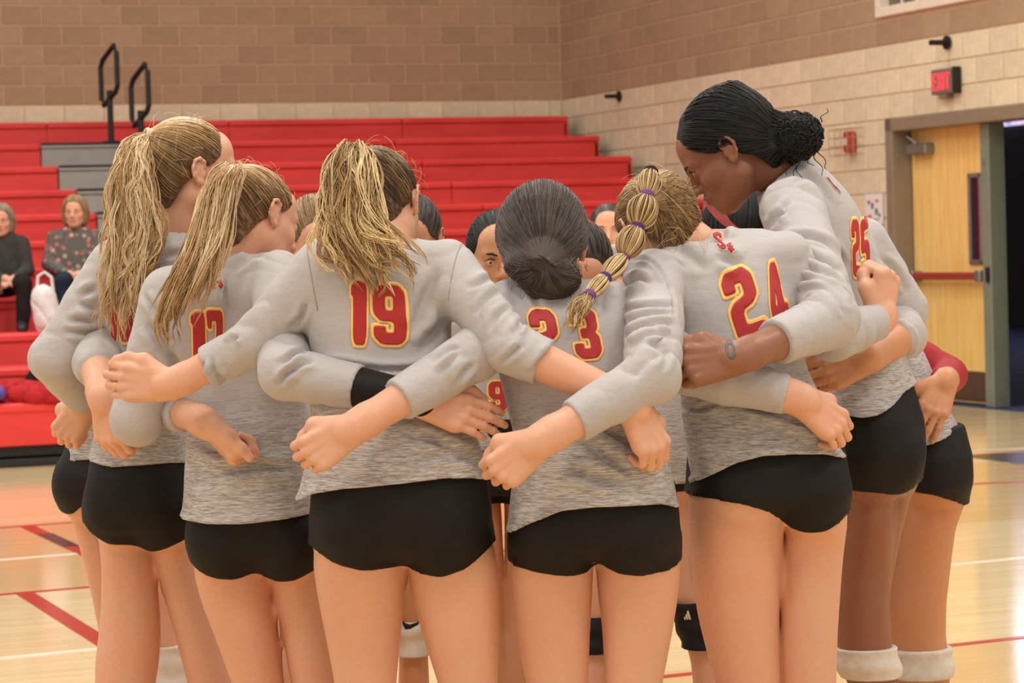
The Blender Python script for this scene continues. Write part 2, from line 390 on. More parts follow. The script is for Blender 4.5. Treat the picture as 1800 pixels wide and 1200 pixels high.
MB().box(-.03, .03, -.027, -.025, -.012, .012).build('display', DARK, o)
# camera stand leg at the far right edge
st = empty('camera_tripod', gw(-1.15, -12.1, 0), 0, 'thin black tripod standing by the door at the right edge', 'tripod')
m = MB(); TB = plain('black_tripod', '1C1A1A', .5)
for a in (100, 220, 340):
    c, s_ = math.cos(math.radians(a)), math.sin(math.radians(a))
    l = MB(); l.tube([(.05 * c, .05 * s_, 1.05), (.42 * c, .42 * s_, .012)], .012, 8); l.build('leg', TB, st)
MB().tube([(0, 0, .5), (0, 0, 1.25)], .018, 8).build('center_column', TB, st); MB().cbox(-.05, .05, -.04, .04, 1.25, 1.33, .01).build('head', TB, st)

# bleachers ----------------------------------------------------------
RB = NT('red_bleacher_plastic'); v = RB.coord('Object', (.7, 3, 3))
RB.set(RB.ramp(RB.noise(v, 2.0, 3).outputs[0], [(.3, srgb('D63835')), (.7, srgb('EA4440'))]), .5, spec=.35)
RB.bump(RB.noise(RB.coord('Object', (60, 60, 60)), 1.0, 2).outputs[0], .08, .003)
GRY = plain('grey_aisle_riser', '9E988F', .6); TRD = plain('brown_deck_board', '6E5648', .5); BLK = plain('black_steel', '1B1817', .55)
bl = empty('bleachers', (0, 0, 0), 0, 'long red telescopic bleacher seating along the back wall', 'bleachers'); bl.matrix_world = G
YM = [216, 254, 294, 336, 378, 425, 473, 530, 587, 647, 710]
AX0, AX1 = -5.95, -4.6        # aisle
XL, XR = -15.0, -.16
def row_top(i):
    d = .58 + .86 * i; z0 = 2.70 - .227 * i
    gx = -6.19 - .149 * i; y = proj(gw(gx, -d, z0))[1]; s = F / (gw(gx, -d, z0).y)
    return d, z0 + (y - YM[i]) / s
RUN = .86; ROWS = [row_top(i) for i in range(11)]
for i, (d, z) in enumerate(ROWS):
    znext = ROWS[i + 1][1] if i < 10 else .14
    hgt = z - znext + (.03 if i < 10 else 0)
    xr = XR if i < 7 else -1.6
    spans = [(XL, xr)] if i == 0 else [(XL, AX0), (AX1, xr)]
    for a, b in spans:
        n = max(1, round((b - a) / 1.9)); L = (b - a) / n
        for q in range(n):
            x0, x1 = a + q * L + .003, a + (q + 1) * L - .003
            m = MB(); m.cbox(x0, x1, -d - .02, -d + .42, z - .07, z, .018)          # seat board with its rolled lip
            m.cbox(x0, x1, -d + .0, -d + .03, z - .062 - max(.02, hgt - .062), z - .06, .006)  # face panel below
            m.build('seat_module', RB.m, bl)
    if i < 10:
        MB().box(XL, XR if i < 6 else -1.6, -d - RUN + .42, -d + .02, znext - .10, znext - .045).build('deck', TRD, bl)
    if i > 0:
        s = MB().cbox(AX0 + .01, AX1 - .01, -d - .015, -d + .42, z - .045, z - .012, .006); s.build('aisle_step', GRY, bl)
        s = MB().cbox(AX0 + .01, AX1 - .01, -d, -d + .02, z - .045 - hgt + .09, z - .046, .004); s.build('aisle_riser', GRY, bl)
        s = MB().cbox(AX0 + .01, AX1 - .01, -d - .022, -d + .03, z - .012, z + .008, .004); s.build('step_nosing', BLK, bl)
MB().box(XL, -1.6, -ROWS[10][0] + .05, -ROWS[10][0] + .10, .07, .20).build('front_skirt', BLK, bl)
MB().cbox(XL, -1.6, -ROWS[10][0] + .0, -ROWS[10][0] + .3, .0, .055, .01).build('front_rail', BLK, bl)
MB().box(XR - .06, XR - .02, -.2 - .86 * 6, -.2, .0, .35).build('end_frame', BLK, bl)
for i in range(11):
    d, z = ROWS[i]; xr = XR if i < 7 else -1.6
    MB().box(xr - .05, xr - .02, -d - .0, -d + .4, .3, z - .08).build('end_panel', BLK, bl)
# hand rails in the aisle
def rail(i, xg, lab):
    d, z = ROWS[i]; o = empty('aisle_handrail', gw(xg, -d + .2, z), PHI + .28, lab, 'handrail')
    m = MB(); m.tube([(0, 0, .01), (0, 0, .52)], .03, 10); m.build('post', BLK, o)
    m = MB(); m.tube([(0, -.13, .50), (0, -.17, .56), (0, -.17, .88), (0, -.12, .95), (0, .12, .82), (0, .17, .75), (0, .17, .44), (0, .13, .38)], .026, 10, closed=True); m.build('loop', BLK, o)
    m = MB(); m.cbox(-.06, .06, -.06, .06, 0, .03, .006); m.build('foot', BLK, o)
rail(1, -5.22, 'black looped handrail at the top of the bleacher aisle, left one')
rail(2, -5.11, 'black looped handrail partly behind the tall blonde ponytail')
# ================================================================== smooth solid modelling (distance fields -> mesh)
f32 = np.float32
def A3(p): return np.asarray(p, float)
def nrm(v): v = A3(v); return v / (np.linalg.norm(v) + 1e-12)
def smin(a, b, k):
    if k <= 0: return np.minimum(a, b)
    h = np.maximum(k - np.abs(a - b), 0) / k
    return np.minimum(a, b) - h * h * (k * .25)
class P:
    """a primitive: distance function on broadcast X,Y,Z plus its box and blend radius"""
    def __init__(s, fn, lo, hi, k=0.02, sub=False): s.fn, s.lo, s.hi, s.k, s.sub = fn, A3(lo), A3(hi), k, sub
def cone(a, b, ra, rb, k=.02, sub=False, squash=None):
    """tapered capsule; squash=(axis vector, factor) flattens it along that axis"""
    a, b = A3(a), A3(b); ab = b - a; L2 = float(ab @ ab) + 1e-9; r = max(ra, rb)
    def fn(X, Y, Z):
        px, py, pz = X - f32(a[0]), Y - f32(a[1]), Z - f32(a[2])
        t = np.clip((px * f32(ab[0]) + py * f32(ab[1]) + pz * f32(ab[2])) / f32(L2), 0, 1)
        qx, qy, qz = px - t * f32(ab[0]), py - t * f32(ab[1]), pz - t * f32(ab[2])
        d2 = qx * qx + qy * qy + qz * qz
        if squash is not None:
            n, sf = squash; w = qx * f32(n[0]) + qy * f32(n[1]) + qz * f32(n[2]); d2 = d2 + w * w * f32(1 / sf ** 2 - 1)
        return np.sqrt(d2) - (f32(ra) + t * f32(rb - ra))
    return P(fn, np.minimum(a, b) - r, np.maximum(a, b) + r, k, sub)
def ell(c, r, R=None, k=.02, sub=False):
    """ellipsoid, R columns = its axes"""
    c, r = A3(c), A3(r); R = np.eye(3) if R is None else A3(R); m = (np.abs(R) * r[None, :]).sum(1)
    def fn(X, Y, Z):
        px, py, pz = X - f32(c[0]), Y - f32(c[1]), Z - f32(c[2]); k0 = 0; k1 = 0
        for i in range(3):
            u = px * f32(R[0, i]) + py * f32(R[1, i]) + pz * f32(R[2, i]); k0 = k0 + (u / f32(r[i])) ** 2; k1 = k1 + (u / f32(r[i] ** 2)) ** 2
        k0 = np.sqrt(k0); return k0 * (k0 - 1) / (np.sqrt(k1) + f32(1e-6))
    return P(fn, c - m, c + m, k, sub)
def smooth_table(zs, vals, n=160, sig=2.5):
    zs = A3(zs); o = np.argsort(zs); zz = np.linspace(zs.min(), zs.max(), n); out = []
    kern = np.exp(-.5 * (np.arange(-9, 10) / sig) ** 2); kern /= kern.sum()
    for v in vals:
        t = np.interp(zz, zs[o], A3(v)[o]); e = np.concatenate([2 * t[0] - t[9:0:-1], t, 2 * t[-1] - t[-2:-11:-1]]); out.append(np.convolve(e, kern, 'valid'))
    return zz, out
def loft(zs, cx, cy, a, b, k=.03, n=2.3, grow=0.0, yaw=0.0, sub=False):
    """stack of horizontal super-ellipses, smoothly interpolated over height"""
    zz, (tx, ty, ta, tb) = smooth_table(zs, (cx, cy, a, b)); ta = ta + grow; tb = tb + grow
    c, s = math.cos(yaw), math.sin(yaw); m = max(ta.max(), tb.max())
    def fn(X, Y, Z):
        z1 = Z.ravel(); sh = Z.shape
        g = lambda t: np.interp(z1, zz, t).astype(f32).reshape(sh)
        ux, uy = X - g(tx), Y - g(ty); A, B = g(ta), g(tb)
        u = np.abs(ux * f32(c) + uy * f32(s)) / A; w = np.abs(-ux * f32(s) + uy * f32(c)) / B
        q = (u ** f32(n) + w ** f32(n)) ** f32(1 / n)
        d = (q - 1) * np.minimum(A, B)
        return np.maximum(d, np.maximum(f32(zz[0]) - Z, Z - f32(zz[-1])))
    return P(fn, (tx.min() - m, ty.min() - m, zz[0]), (tx.max() + m, ty.max() + m, zz[-1]), k, sub)
def sdf_mesh(prims, h, post=None):
    """union (smooth) of prims on a grid of pitch h, post(d,X,Y,Z) may cut or ruffle; returns V,Q by surface nets"""
    pos = [p for p in prims if not p.sub]
    lo = np.min([p.lo for p in pos], 0) - 3 * h; hi = np.max([p.hi for p in pos], 0) + 3 * h
    n = np.ceil((hi - lo) / h).astype(int) + 1
    ax = [(lo[i] + h * np.arange(n[i])).astype(f32) for i in range(3)]
    a = np.full(n, .2, f32)
    for p in prims:
        pad = p.k + 2 * h
        i0 = np.clip(((p.lo - pad - lo) / h).astype(int), 0, n - 1); i1 = np.clip(np.ceil((p.hi + pad - lo) / h).astype(int) + 1, 1, n)
        if np.any(i1 <= i0): continue
        sl = tuple(slice(int(i0[j]), int(i1[j])) for j in range(3))
        X = ax[0][sl[0]][:, None, None]; Y = ax[1][sl[1]][None, :, None]; Z = ax[2][sl[2]][None, None, :]
        d = p.fn(X, Y, Z).astype(f32)
        if p.sub: a[sl] = -smin(-a[sl], d, p.k)
        else: a[sl] = smin(a[sl], d, p.k)
    if post is not None: a = post(a, ax[0][:, None, None], ax[1][None, :, None], ax[2][None, None, :]).astype(f32)
    for ax_ in range(3):                     # close at the border
        s0 = [slice(None)] * 3; s0[ax_] = 0; a[tuple(s0)] = np.maximum(a[tuple(s0)], h * .5); s0[ax_] = -1; a[tuple(s0)] = np.maximum(a[tuple(s0)], h * .5)
    ins = a < 0
    c8 = [(i, j, k) for i in (0, 1) for j in (0, 1) for k in (0, 1)]
    def corner(arr, c): return arr[c[0]:arr.shape[0] - 1 + c[0], c[1]:arr.shape[1] - 1 + c[1], c[2]:arr.shape[2] - 1 + c[2]]
    cnt = np.zeros(np.array(a.shape) - 1, np.int8)
    for c in c8: cnt += corner(ins, c)
    I, J, K = np.nonzero((cnt > 0) & (cnt < 8))
    idx = np.full(cnt.shape, -1, np.int32); idx[I, J, K] = np.arange(len(I))
    val = {c: a[I + c[0], J + c[1], K + c[2]] for c in c8}
    S = np.zeros((len(I), 3)); N = np.zeros(len(I))
    for c in c8:
        for d in range(3):
            if c[d] == 0:
                e = list(c); e[d] = 1; e = tuple(e); va, vb = val[c], val[e]; m = (va < 0) != (vb < 0)
                t = np.where(m, va / np.where(m, va - vb, 1), 0)
                pt = np.tile(np.array(c, float), (len(I), 1)); pt[:, d] = t; S[m] += pt[m]; N[m] += 1
    V = lo + h * (np.stack([I, J, K], 1) + S / N[:, None])
    Qs = []
    for d in range(3):
        o1, o2 = [(1, 2), (2, 0), (0, 1)][d]
        s0 = [slice(None)] * 3; s1 = [slice(None)] * 3; s0[d] = slice(0, -1); s1[d] = slice(1, None)
        A, B = ins[tuple(s0)], ins[tuple(s1)]; e = np.argwhere(A != B)
        if not len(e): continue
        ok = (e[:, o1] > 0) & (e[:, o2] > 0) & (e[:, o1] < a.shape[o1] - 1) & (e[:, o2] < a.shape[o2] - 1); e = e[ok]
        fl = A[tuple(e.T)]
        def cell(u, w):
            q = e.copy(); q[:, o1] -= u; q[:, o2] -= w; return idx[tuple(q.T)]
        q = np.stack([cell(1, 1), cell(0, 1), cell(0, 0), cell(1, 0)], 1); q[~fl] = q[~fl][:, ::-1]; Qs.append(q)
    Q = np.concatenate(Qs); Q = Q[(Q >= 0).all(1)]
    return V, Q
def join(shells):
    V = np.concatenate([s[0] for s in shells]); o = 0; Q = []
    for v, q in shells: Q.append(q + o); o += len(v)
    return V, np.concatenate(Q)
def vnoise(X, Y, Z, f, seed=0):
    """cheap smooth wobble, about -1..1"""
    r = np.random.default_rng(seed); s = 0
    for i in range(4):
        d = r.normal(size=3); d /= np.linalg.norm(d); ph = r.uniform(0, 6.28); s = s + np.sin((X * f32(d[0]) + Y * f32(d[1]) + Z * f32(d[2])) * f32(f * r.uniform(.6, 1.5)) + f32(ph))
    return s * f32(.4)
# ================================================================== people
def px(v, D): return v * D / F                       # pixels at depth D -> metres
def Pt(x, y, D): return at(x, y, D)
# ---- materials
def skin_mat(name, col, dark=False):
    m = NT(name); c = srgb(col); v = m.coord('Object')
    n1 = m.noise(v, 7, 3).outputs[0]; n2 = m.noise(v, 90, 3).outputs[0]
    red = (min(1, c[0] * 1.04), c[1] * .86, c[2] * .80, 1)
    a = m.mix(m.ramp(n1, [(.4, (0, 0, 0, 1)), (.75, (.7, .7, .7, 1))]), c, red)
    a = m.mix(.10, a, m.ramp(n2, [(.3, tuple(x * .7 for x in c[:3]) + (1,)), (.7, tuple(min(1, x * 1.15) for x in c[:3]) + (1,))]))
    m.set(a, .48 if not dark else .40, spec=.35)
    m.b.inputs['Subsurface Weight'].default_value = .12 if not dark else .05
    m.b.inputs['Subsurface Radius'].default_value = (.012, .005, .003); m.b.inputs['Subsurface Scale'].default_value = 1.0
    m.bump(n2, .05, .001); return m.m
def jersey_mat(name, zt, col='BAB2AE', lo='DCD7D1', dk='6C645E', slope=0.0):
    """plain grey knit above height zt, streaky heather below"""
    m = NT(name); c = srgb(col); v = m.coord('Object'); sep = m.n('ShaderNodeSeparateXYZ', i_0=v)
    hv = m.coord('Object', (13, 13, 165)); h1 = m.noise(hv, 2.2, 4, .7).outputs[0]; h2 = m.noise(m.coord('Object', (30, 30, 420)), 2.0, 2, .6).outputs[0]
    mixn = m.mix(.42, h1, h2)
    heather = m.ramp(mixn, [(.32, srgb(dk)), (.47, srgb('A29B95')), (.56, srgb('C4BEB8')), (.70, srgb(lo))])
    knit = m.mix(.12, c, m.ramp(m.noise(m.coord('Object', (1, 1, 1)), 500, 2).outputs[0], [(.3, (.12, .1, .1, 1)), (.7, (.6, .58, .55, 1))]))
    wob = m.noise(v, 5, 2).outputs[0]
    z = m.math('ADD', sep.outputs[2], m.math('MULTIPLY', wob, -.05))
    z = m.math('ADD', z, m.math('MULTIPLY', m.math('SUBTRACT', mixn, .5), .35))
    fac = m.n('ShaderNodeMapRange', i_Value=z, interpolation_type='SMOOTHSTEP'); fac.inputs[1].default_value = zt + .07; fac.inputs[2].default_value = zt - .09
    slv = m.n('ShaderNodeAttribute', attribute_name='sleeve'); a = m.mix(m.math('MULTIPLY', fac.outputs[0], m.math('SUBTRACT', 1.0, slv.outputs['Fac'])), knit, heather)
    m.set(a, .62, spec=.25); m.b.inputs['Sheen Weight'].default_value = .15
    wr = m.noise(m.coord('Object', (1, 1, 2.2)), 9, 3, .55).outputs[0]; m.bump(wr, .28, .02); return m.m
def cloth(name, col, rough=.75, var=.1, bump=.2, sc=14):
    if name in MATS: return MATS[name]
    m = NT(name); c = srgb(col); v = m.coord('Object'); n = m.noise(v, sc, 3).outputs[0]
    m.set(m.ramp(n, [(.3, tuple(x * (1 - var) for x in c[:3]) + (1,)), (.7, tuple(min(1, x * (1 + var)) for x in c[:3]) + (1,))]), rough, spec=.25).bump(n, bump, .012); return m.m
def hair_mat(name, dark, mid, light, rough=.38, streak=70):
    """strand colour from the per-strand tint, plus fine streaks"""
    if name in MATS: return MATS[name]
    m = NT(name); at_ = m.n('ShaderNodeAttribute', attribute_name='tint'); v = m.coord('Object', (1, 1, .25))
    n = m.noise(v, streak, 3, .6).outputs[0]
    f = m.math('ADD', at_.outputs['Fac'], m.math('MULTIPLY', m.math('SUBTRACT', n, .5), .35))
    m.set(m.ramp(f, [(.08, srgb(dark)), (.5, srgb(mid)), (.92, srgb(light))]), rough, spec=.45); return m.m
SHORTS = cloth('black_spandex', '17130F', .62, .15, .08, 30)
JRED = plain('number_red', 'B3201F', .55, var=.03); JYEL = plain('number_gold', 'FFCB6A', .55, var=.03); JWHT = plain('emblem_white', 'F3E9D8', .55, var=.02)
SEAM = plain('seam_thread', 'A39A93', .8); LIP = plain('lip', 'B0645A', .4); LIPD = plain('lip_deep', '7A3F38', .4)
EYEW = plain('eye_white', 'E8E0DA', .2, var=.01); IRIS = plain('iris_brown', '2A1A12', .15)
KPW = cloth('white_knee_pad', 'D9CEBF', .8, .06, .3, 40); KPB = cloth('black_knee_pad', '1D1B1C', .7)
SHOE = plain('white_shoe', 'DCD8D2', .5); SOCK = cloth('white_sock', 'E4DFD6', .85)
# ---- hand template (right hand: +x fingers, +y thumb, +z back of hand)
FINGERS = [((.086, .029), (.040, .024, .019), .0086), ((.091, .009), (.045, .028, .020), .0088), ((.087, -.011), (.041, .026, .020), .0084), ((.079, -.029), (.032, .019, .017), .0074)]
def hand_prims(W, X, Zd, right, curl=(60, 80, 45), thumb='in', size=1.0, spread=4, fat=1.09, fcurl=None):
    X = nrm(X); Zd = A3(Zd); Zd = nrm(Zd - X * (Zd @ X)); Y = np.cross(Zd, X) * (1 if right else -1); R = np.stack([X, Y, Zd], 1) * size; W = A3(W)
    T = lambda p: W + R @ A3(p); out = []; s = size * fat
    for j, ((mx, my), L, r) in enumerate(FINGERS):
        out.append(cone(T((.0, my * .55, -.002)), T((mx - .004, my, -.001)), (.0160 if j in (1, 2) else .0145) * s, .0112 * s, .007 * size))
        c = fcurl[j] if fcurl else curl
        ang = 0; p = A3((mx, my, .001)); sp = math.radians(spread * (1.5 - j) * .8)
        out.append(ell(T(p + A3((-.003, 0, .003))), (.0105 * s, .0092 * s, .0092 * s), np.stack([X, Y, Zd], 1), .005 * size))
        for q in range(3):
            ang += math.radians(c[q]); d = A3((math.cos(ang) * math.cos(sp), math.sin(sp) * max(0.0, math.cos(ang)), -math.sin(ang))); p2 = p + d * L[q]
            out.append(cone(T(p), T(p2), r * s * (1 - .07 * q), r * s * (.95 - .09 * q), .004 * size)); p = p2
    th = {'in': [(.016, .024, -.010), (.050, .044, -.020), (.080, .036, -.036), (.096, .018, -.044)],
          'along': [(.014, .024, -.008), (.050, .046, -.012), (.084, .050, -.016), (.110, .044, -.020)],
          'out': [(.014, .024, -.006), (.044, .054, -.008), (.074, .070, -.010), (.098, .076, -.014)],
          'over': [(.014, .024, -.010), (.048, .046, -.024), (.078, .030, -.052), (.088, .004, -.060)]}[thumb]
    rr = [.017, .0125, .0105, .0085]
    for q in range(3): out.append(cone(T(th[q]), T(th[q + 1]), rr[q] * s, rr[q + 1] * s, .010 * size))
    out.append(cone(T((.01, .012, -.008)), T(th[1]), .017 * s, .012 * s, .014 * size))
    out.append(cone(T((.008, -.016, -.008)), T((.066, -.026, -.008)), .014 * s, .0125 * s, .014 * size))
    tips = [T(th[3])]
    return out
# ---- head template (local: x right, y forward, z up; origin mid-skull)
class Head:
    def __init__(s, c, fwd, up, size=1.0):
        s.c = A3(c); f = nrm(fwd); u = A3(up); u = nrm(u - f * (u @ f)); r = np.cross(f, u); s.R = np.stack([r, f, u], 1); s.s = size
    def T(s, p): return s.c + s.R @ (A3(p) * s.s)
    def loc(s, X, Y, Z):
        px_, py_, pz_ = X - f32(s.c[0]), Y - f32(s.c[1]), Z - f32(s.c[2]); R = s.R / s.s
        return [px_ * f32(R[0, i]) + py_ * f32(R[1, i]) + pz_ * f32(R[2, i]) for i in range(3)]
    def e(s, c, r, k=.015, sub=False, tilt=None):
        R = s.R
        if tilt is not None: R = R @ A3(tilt)
        return ell(s.T(c), A3(r) * s.s, R, k * s.s, sub)
    def k(s, a, b, ra, rb, k=.012, sub=False): return cone(s.T(a), s.T(b), ra * s.s, rb * s.s, k * s.s, sub)
    def prims(s, lips=1.0, nose=1.0, jaw=1.0):
        o = [s.e((0, -.012, .028), (.073, .094, .084)), s.e((0, .030, -.030), (.060, .062, .080), .03), s.e((0, .058, .045), (.052, .036, .042), .03)]
        for q in (-1, 1):
            o += [s.k((q * .050, .0, -.052), (q * .018, .062, -.092), .022, .017 * jaw, .03), s.k((q * .040, .062, -.028), (q * .048, .035, -.020), .020, .018, .02),
                  s.k((q * .012, .090, .017), (q * .042, .078, .018), .0095, .009, .014)]
        o += [s.e((0, .070, -.094), (.020, .020, .017), .02), s.e((0, .074, -.060), (.026, .022, .022), .02)]
        for q in (-1, 1): o.append(s.e((q * .032, .100, -.001), (.019, .014, .0105), .012, True))
        for q in (-1, 1): o += [s.e((q * .032, .0795, -.001), (.0158, .0138, .0132), .004), s.e((q * .032, .0985, -.0015), (.0128, .0115, .0044), .0015, True)]
        o += [s.k((0, .093, .006), (0, .1115 * (.9 + .1 * nose), -.031), .0085, .0115 * nose, .012)]
        for q in (-1, 1): o.append(s.e((q * .0125 * nose, .100, -.036), (.0088, .010, .0078), .006))
        o += [s.e((0, .0955, -.0575), (.022 * lips, .009, .0062 * lips), .005), s.e((0, .0935, -.0685), (.019 * lips, .0095, .0075 * lips), .005), s.e((0, .106, -.0632), (.024, .0085, .0016), .003, True)]
        a = math.radians(14); tl = np.array([[1, 0, 0], [0, math.cos(a), -math.sin(a)], [0, math.sin(a), math.cos(a)]])
        rim = [(.078, .010, .010), (.083, .007, .022), (.087, -.004, .029), (.090, -.016, .024), (.091, -.021, .008), (.088, -.017, -.010), (.083, -.007, -.023), (.079, .003, -.027), (.077, .006, -.018)]
        for q in (-1, 1):
            for u, w in zip(rim, rim[1:]): o.append(s.k((q * u[0], u[1], u[2]), (q * w[0], w[1], w[2]), .0040, .0040, .003))
            o += [s.e((q * .080, -.007, .002), (.0045, .015, .023), .004), s.e((q * .080, .0, -.022), (.0045, .008, .009), .004), s.k((q * .076, .009, -.002), (q * .080, .007, -.008), .0045, .004, .004), s.k((q * .084, -.008, .012), (q * .085, -.010, -.006), .0030, .0028, .003)]
        return o
    def lip_test(s, V):
        L = (V - s.c) @ s.R / s.s
        return (np.abs(L[:, 0]) < .021) & (L[:, 1] > .089) & (L[:, 2] > -.0765) & (L[:, 2] < -.0505) & (((L[:, 0] / .0235) ** 2 + ((L[:, 2] + .0632) / .0125) ** 2) < 1)
    def eyes(s, parent, org, iris=None):
        for q in (-1, 1):
            m = MB(); c = s.T((q * .032, .0795, -.001)) - org; ico_sphere(m, c, .0120 * s.s, 2); e = m.build('eye', EYEW, parent, smooth=True)
            m = MB(); c2 = s.T((q * .032, .0850, -.0012)) - org; ico_sphere(m, c2, .0068 * s.s, 2); m.build('iris', IRIS, e, smooth=True)
    def brows(s, parent, org, mat):
        for q in (-1, 1):
            m = MB(); pts = [s.T((q * .014, .0985, .016)) - org, s.T((q * .028, .0955, .0215)) - org, s.T((q * .040, .0875, .0205)) - org, s.T((q * .050, .0745, .0145)) - org]
            m.tube(pts, [.0022 * s.s, .0034 * s.s, .0028 * s.s, .0012 * s.s], 6); m.build('eyebrow', mat, parent, smooth=True)
            m = MB(); pts = [s.T((q * .018, .0895, .004)) - org, s.T((q * .032, .0945, .0095)) - org, s.T((q * .047, .0825, .003)) - org]
            m.tube(pts, [.0008 * s.s, .0016 * s.s, .0012 * s.s], 5); m.build('eyelash', mat, parent, smooth=True)
    # skull shell for hair: distance (negative inside) with a hair line
    def cap_prims(s, g=.010, back=.0):
        return [s.e((0, -.012 - back / 2, .028), (.073 + g, .094 + g + back / 2, .084 + g), .02), s.e((0, -.045 - back, -.028), (.054 + g, .045 + g, .052 + g), .03)]
    def ear_holes(s): return [s.e((q * .088, .004, -.010), (.034, .022, .034), .004, True) for q in (-1, 1)]
    HL = ([-.16, -.10, -.065, -.03, -.005, .02, .05, .08, .13], [-.085, -.062, -.052, -.036, -.004, .036, .066, .078, .14])
    def hair_cut(s, HL=None):
        z_, f_ = HL or s.HL
        def post(d, X, Y, Z):
            lx, ly, lz = s.loc(X, Y, Z)
            lim = np.interp(lz.ravel(), z_, f_).reshape(lz.shape).astype(f32) - np.maximum(0, .03 - np.abs(lx)) * f32(-.12)
            return np.maximum(d, (ly - lim) * f32(.7 * s.s))
        return post
    def on_cap(s, d, g=.012, back=0.0):
        """point of the hair shell in local direction d (unit)"""
        d = A3(d); r = A3((.073 + g, .094 + g + back, .084 + g)); c = A3((0, -.012, .028))
        t = 1 / math.sqrt(((d / r) ** 2).sum()); return c + d * t
def ico_sphere(m, c, r, n=2):
    bm = bmesh.new(); bmesh.ops.create_icosphere(bm, subdivisions=n, radius=r); bm.verts.index_update()
    m.add([tuple(A3(v.co) + A3(c)) for v in bm.verts], [[q.index for q in f.verts] for f in bm.faces]); bm.free()
# ---- strands
def catmull(pts, n):
    p = A3(pts); p = np.concatenate([[2 * p[0] - p[1]], p, [2 * p[-1] - p[-2]]]); m = len(p) - 3; out = []
    for t in np.linspace(0, m - 1e-6, n):
        i = int(t); u = t - i; a, b, c, d = p[i:i + 4]
        out.append(.5 * ((2 * b) + (-a + c) * u + (2 * a - 5 * b + 4 * c - d) * u * u + (-a + 3 * b - 3 * c + d) * u ** 3))
    return np.array(out)
class Strands:
    def __init__(s): s.V = []; s.Q = []; s.T = []; s.n = 0
    def add(s, path, r0, r1, tint0, tint1, flat=1.0):
        path = A3(path); m = len(path); t = np.gradient(path, axis=0); t /= np.linalg.norm(t, axis=1)[:, None] + 1e-9
        ref = np.array([0, -1., 0]); a = np.cross(t, ref); a /= np.linalg.norm(a, axis=1)[:, None] + 1e-6; b = np.cross(t, a)
        w = np.linspace(0, 1, m); rr = r0 + (r1 - r0) * w; rr[-1] *= .25; rr[0] *= .6
        ring = []
        for q in range(3):
            an = 2 * math.pi * q / 3 + .5; ring.append(path + (a * math.cos(an) + b * math.sin(an) * flat) * rr[:, None])
        s.V.append(np.stack(ring, 1).reshape(-1, 3)); s.T.append(np.repeat(tint0 + (tint1 - tint0) * w, 3))
        i = np.arange(m - 1)[:, None] * 3; k = np.arange(3)[None, :]; l = (k + 1) % 3
        s.Q.append(np.stack([i + k, i + l, i + 3 + l, i + 3 + k], -1).reshape(-1, 4) + s.n); s.n += m * 3
    def build(s, name, mat, parent, org):
        V = np.concatenate(s.V) - org; me = npmesh(name, V, np.concatenate(s.Q)); at_ = me.attributes.new('tint', 'FLOAT', 'POINT')
        at_.data.foreach_set('value', np.clip(np.concatenate(s.T), 0, 1).astype(f32)); return link(name, me, mat, parent)
def scalp_strands(S, H, cap, tie, n, r=.0010, tint=(.25, .65), front_hi=.3, rng=None, seg=8, lift=.0025):
    """strands combed over the hair shell (its BVH) from everywhere to the tie point (local coords of the head)"""
    rng = rng or RNG; tie = A3(tie); c = A3((0, -.012, .028)); k = 0; guard = 0
    def hit(dl):
        dw = H.R @ dl; o = H.T(c) + dw * .35; h_, nn, _, ds = cap.ray_cast(Vector(o), Vector(-dw), .32); return None if h_ is None else A3(h_)
    while k < n and guard < n * 6:
        guard += 1; d = rng.normal(size=3); d /= np.linalg.norm(d); h0 = hit(d)
        if h0 is None: continue
        p = H.R.T @ (h0 - H.c) / H.s
        if np.linalg.norm(p - c) < .070: continue
        td = nrm(tie - c); path = []; off = rng.uniform(-.0003, lift)
        for t in np.linspace(0, 1, seg):
            dd = nrm(nrm(p - c) * (1 - t) + td * t); e = hit(dd)
            if e is None: path = None; break
            w = min(1, max(0, (t - .8) / .2)); path.append((e + H.R @ dd * (off * math.sin(math.pi * min(1, t + .15)) + .0004)) * (1 - w) + (H.T(tie) + (e - H.T(tie)) * .3) * w)
        if not path: continue
        st = np.linalg.norm(np.diff(np.array(path), axis=0), axis=1)
        if st.max() > .06: continue
        k += 1; base = rng.uniform(*tint) + front_hi * max(0, p[2] - .03) / .08 * .5
        S.add(path, r * rng.uniform(.7, 1.5), r, base, base + rng.uniform(-.05, .15))
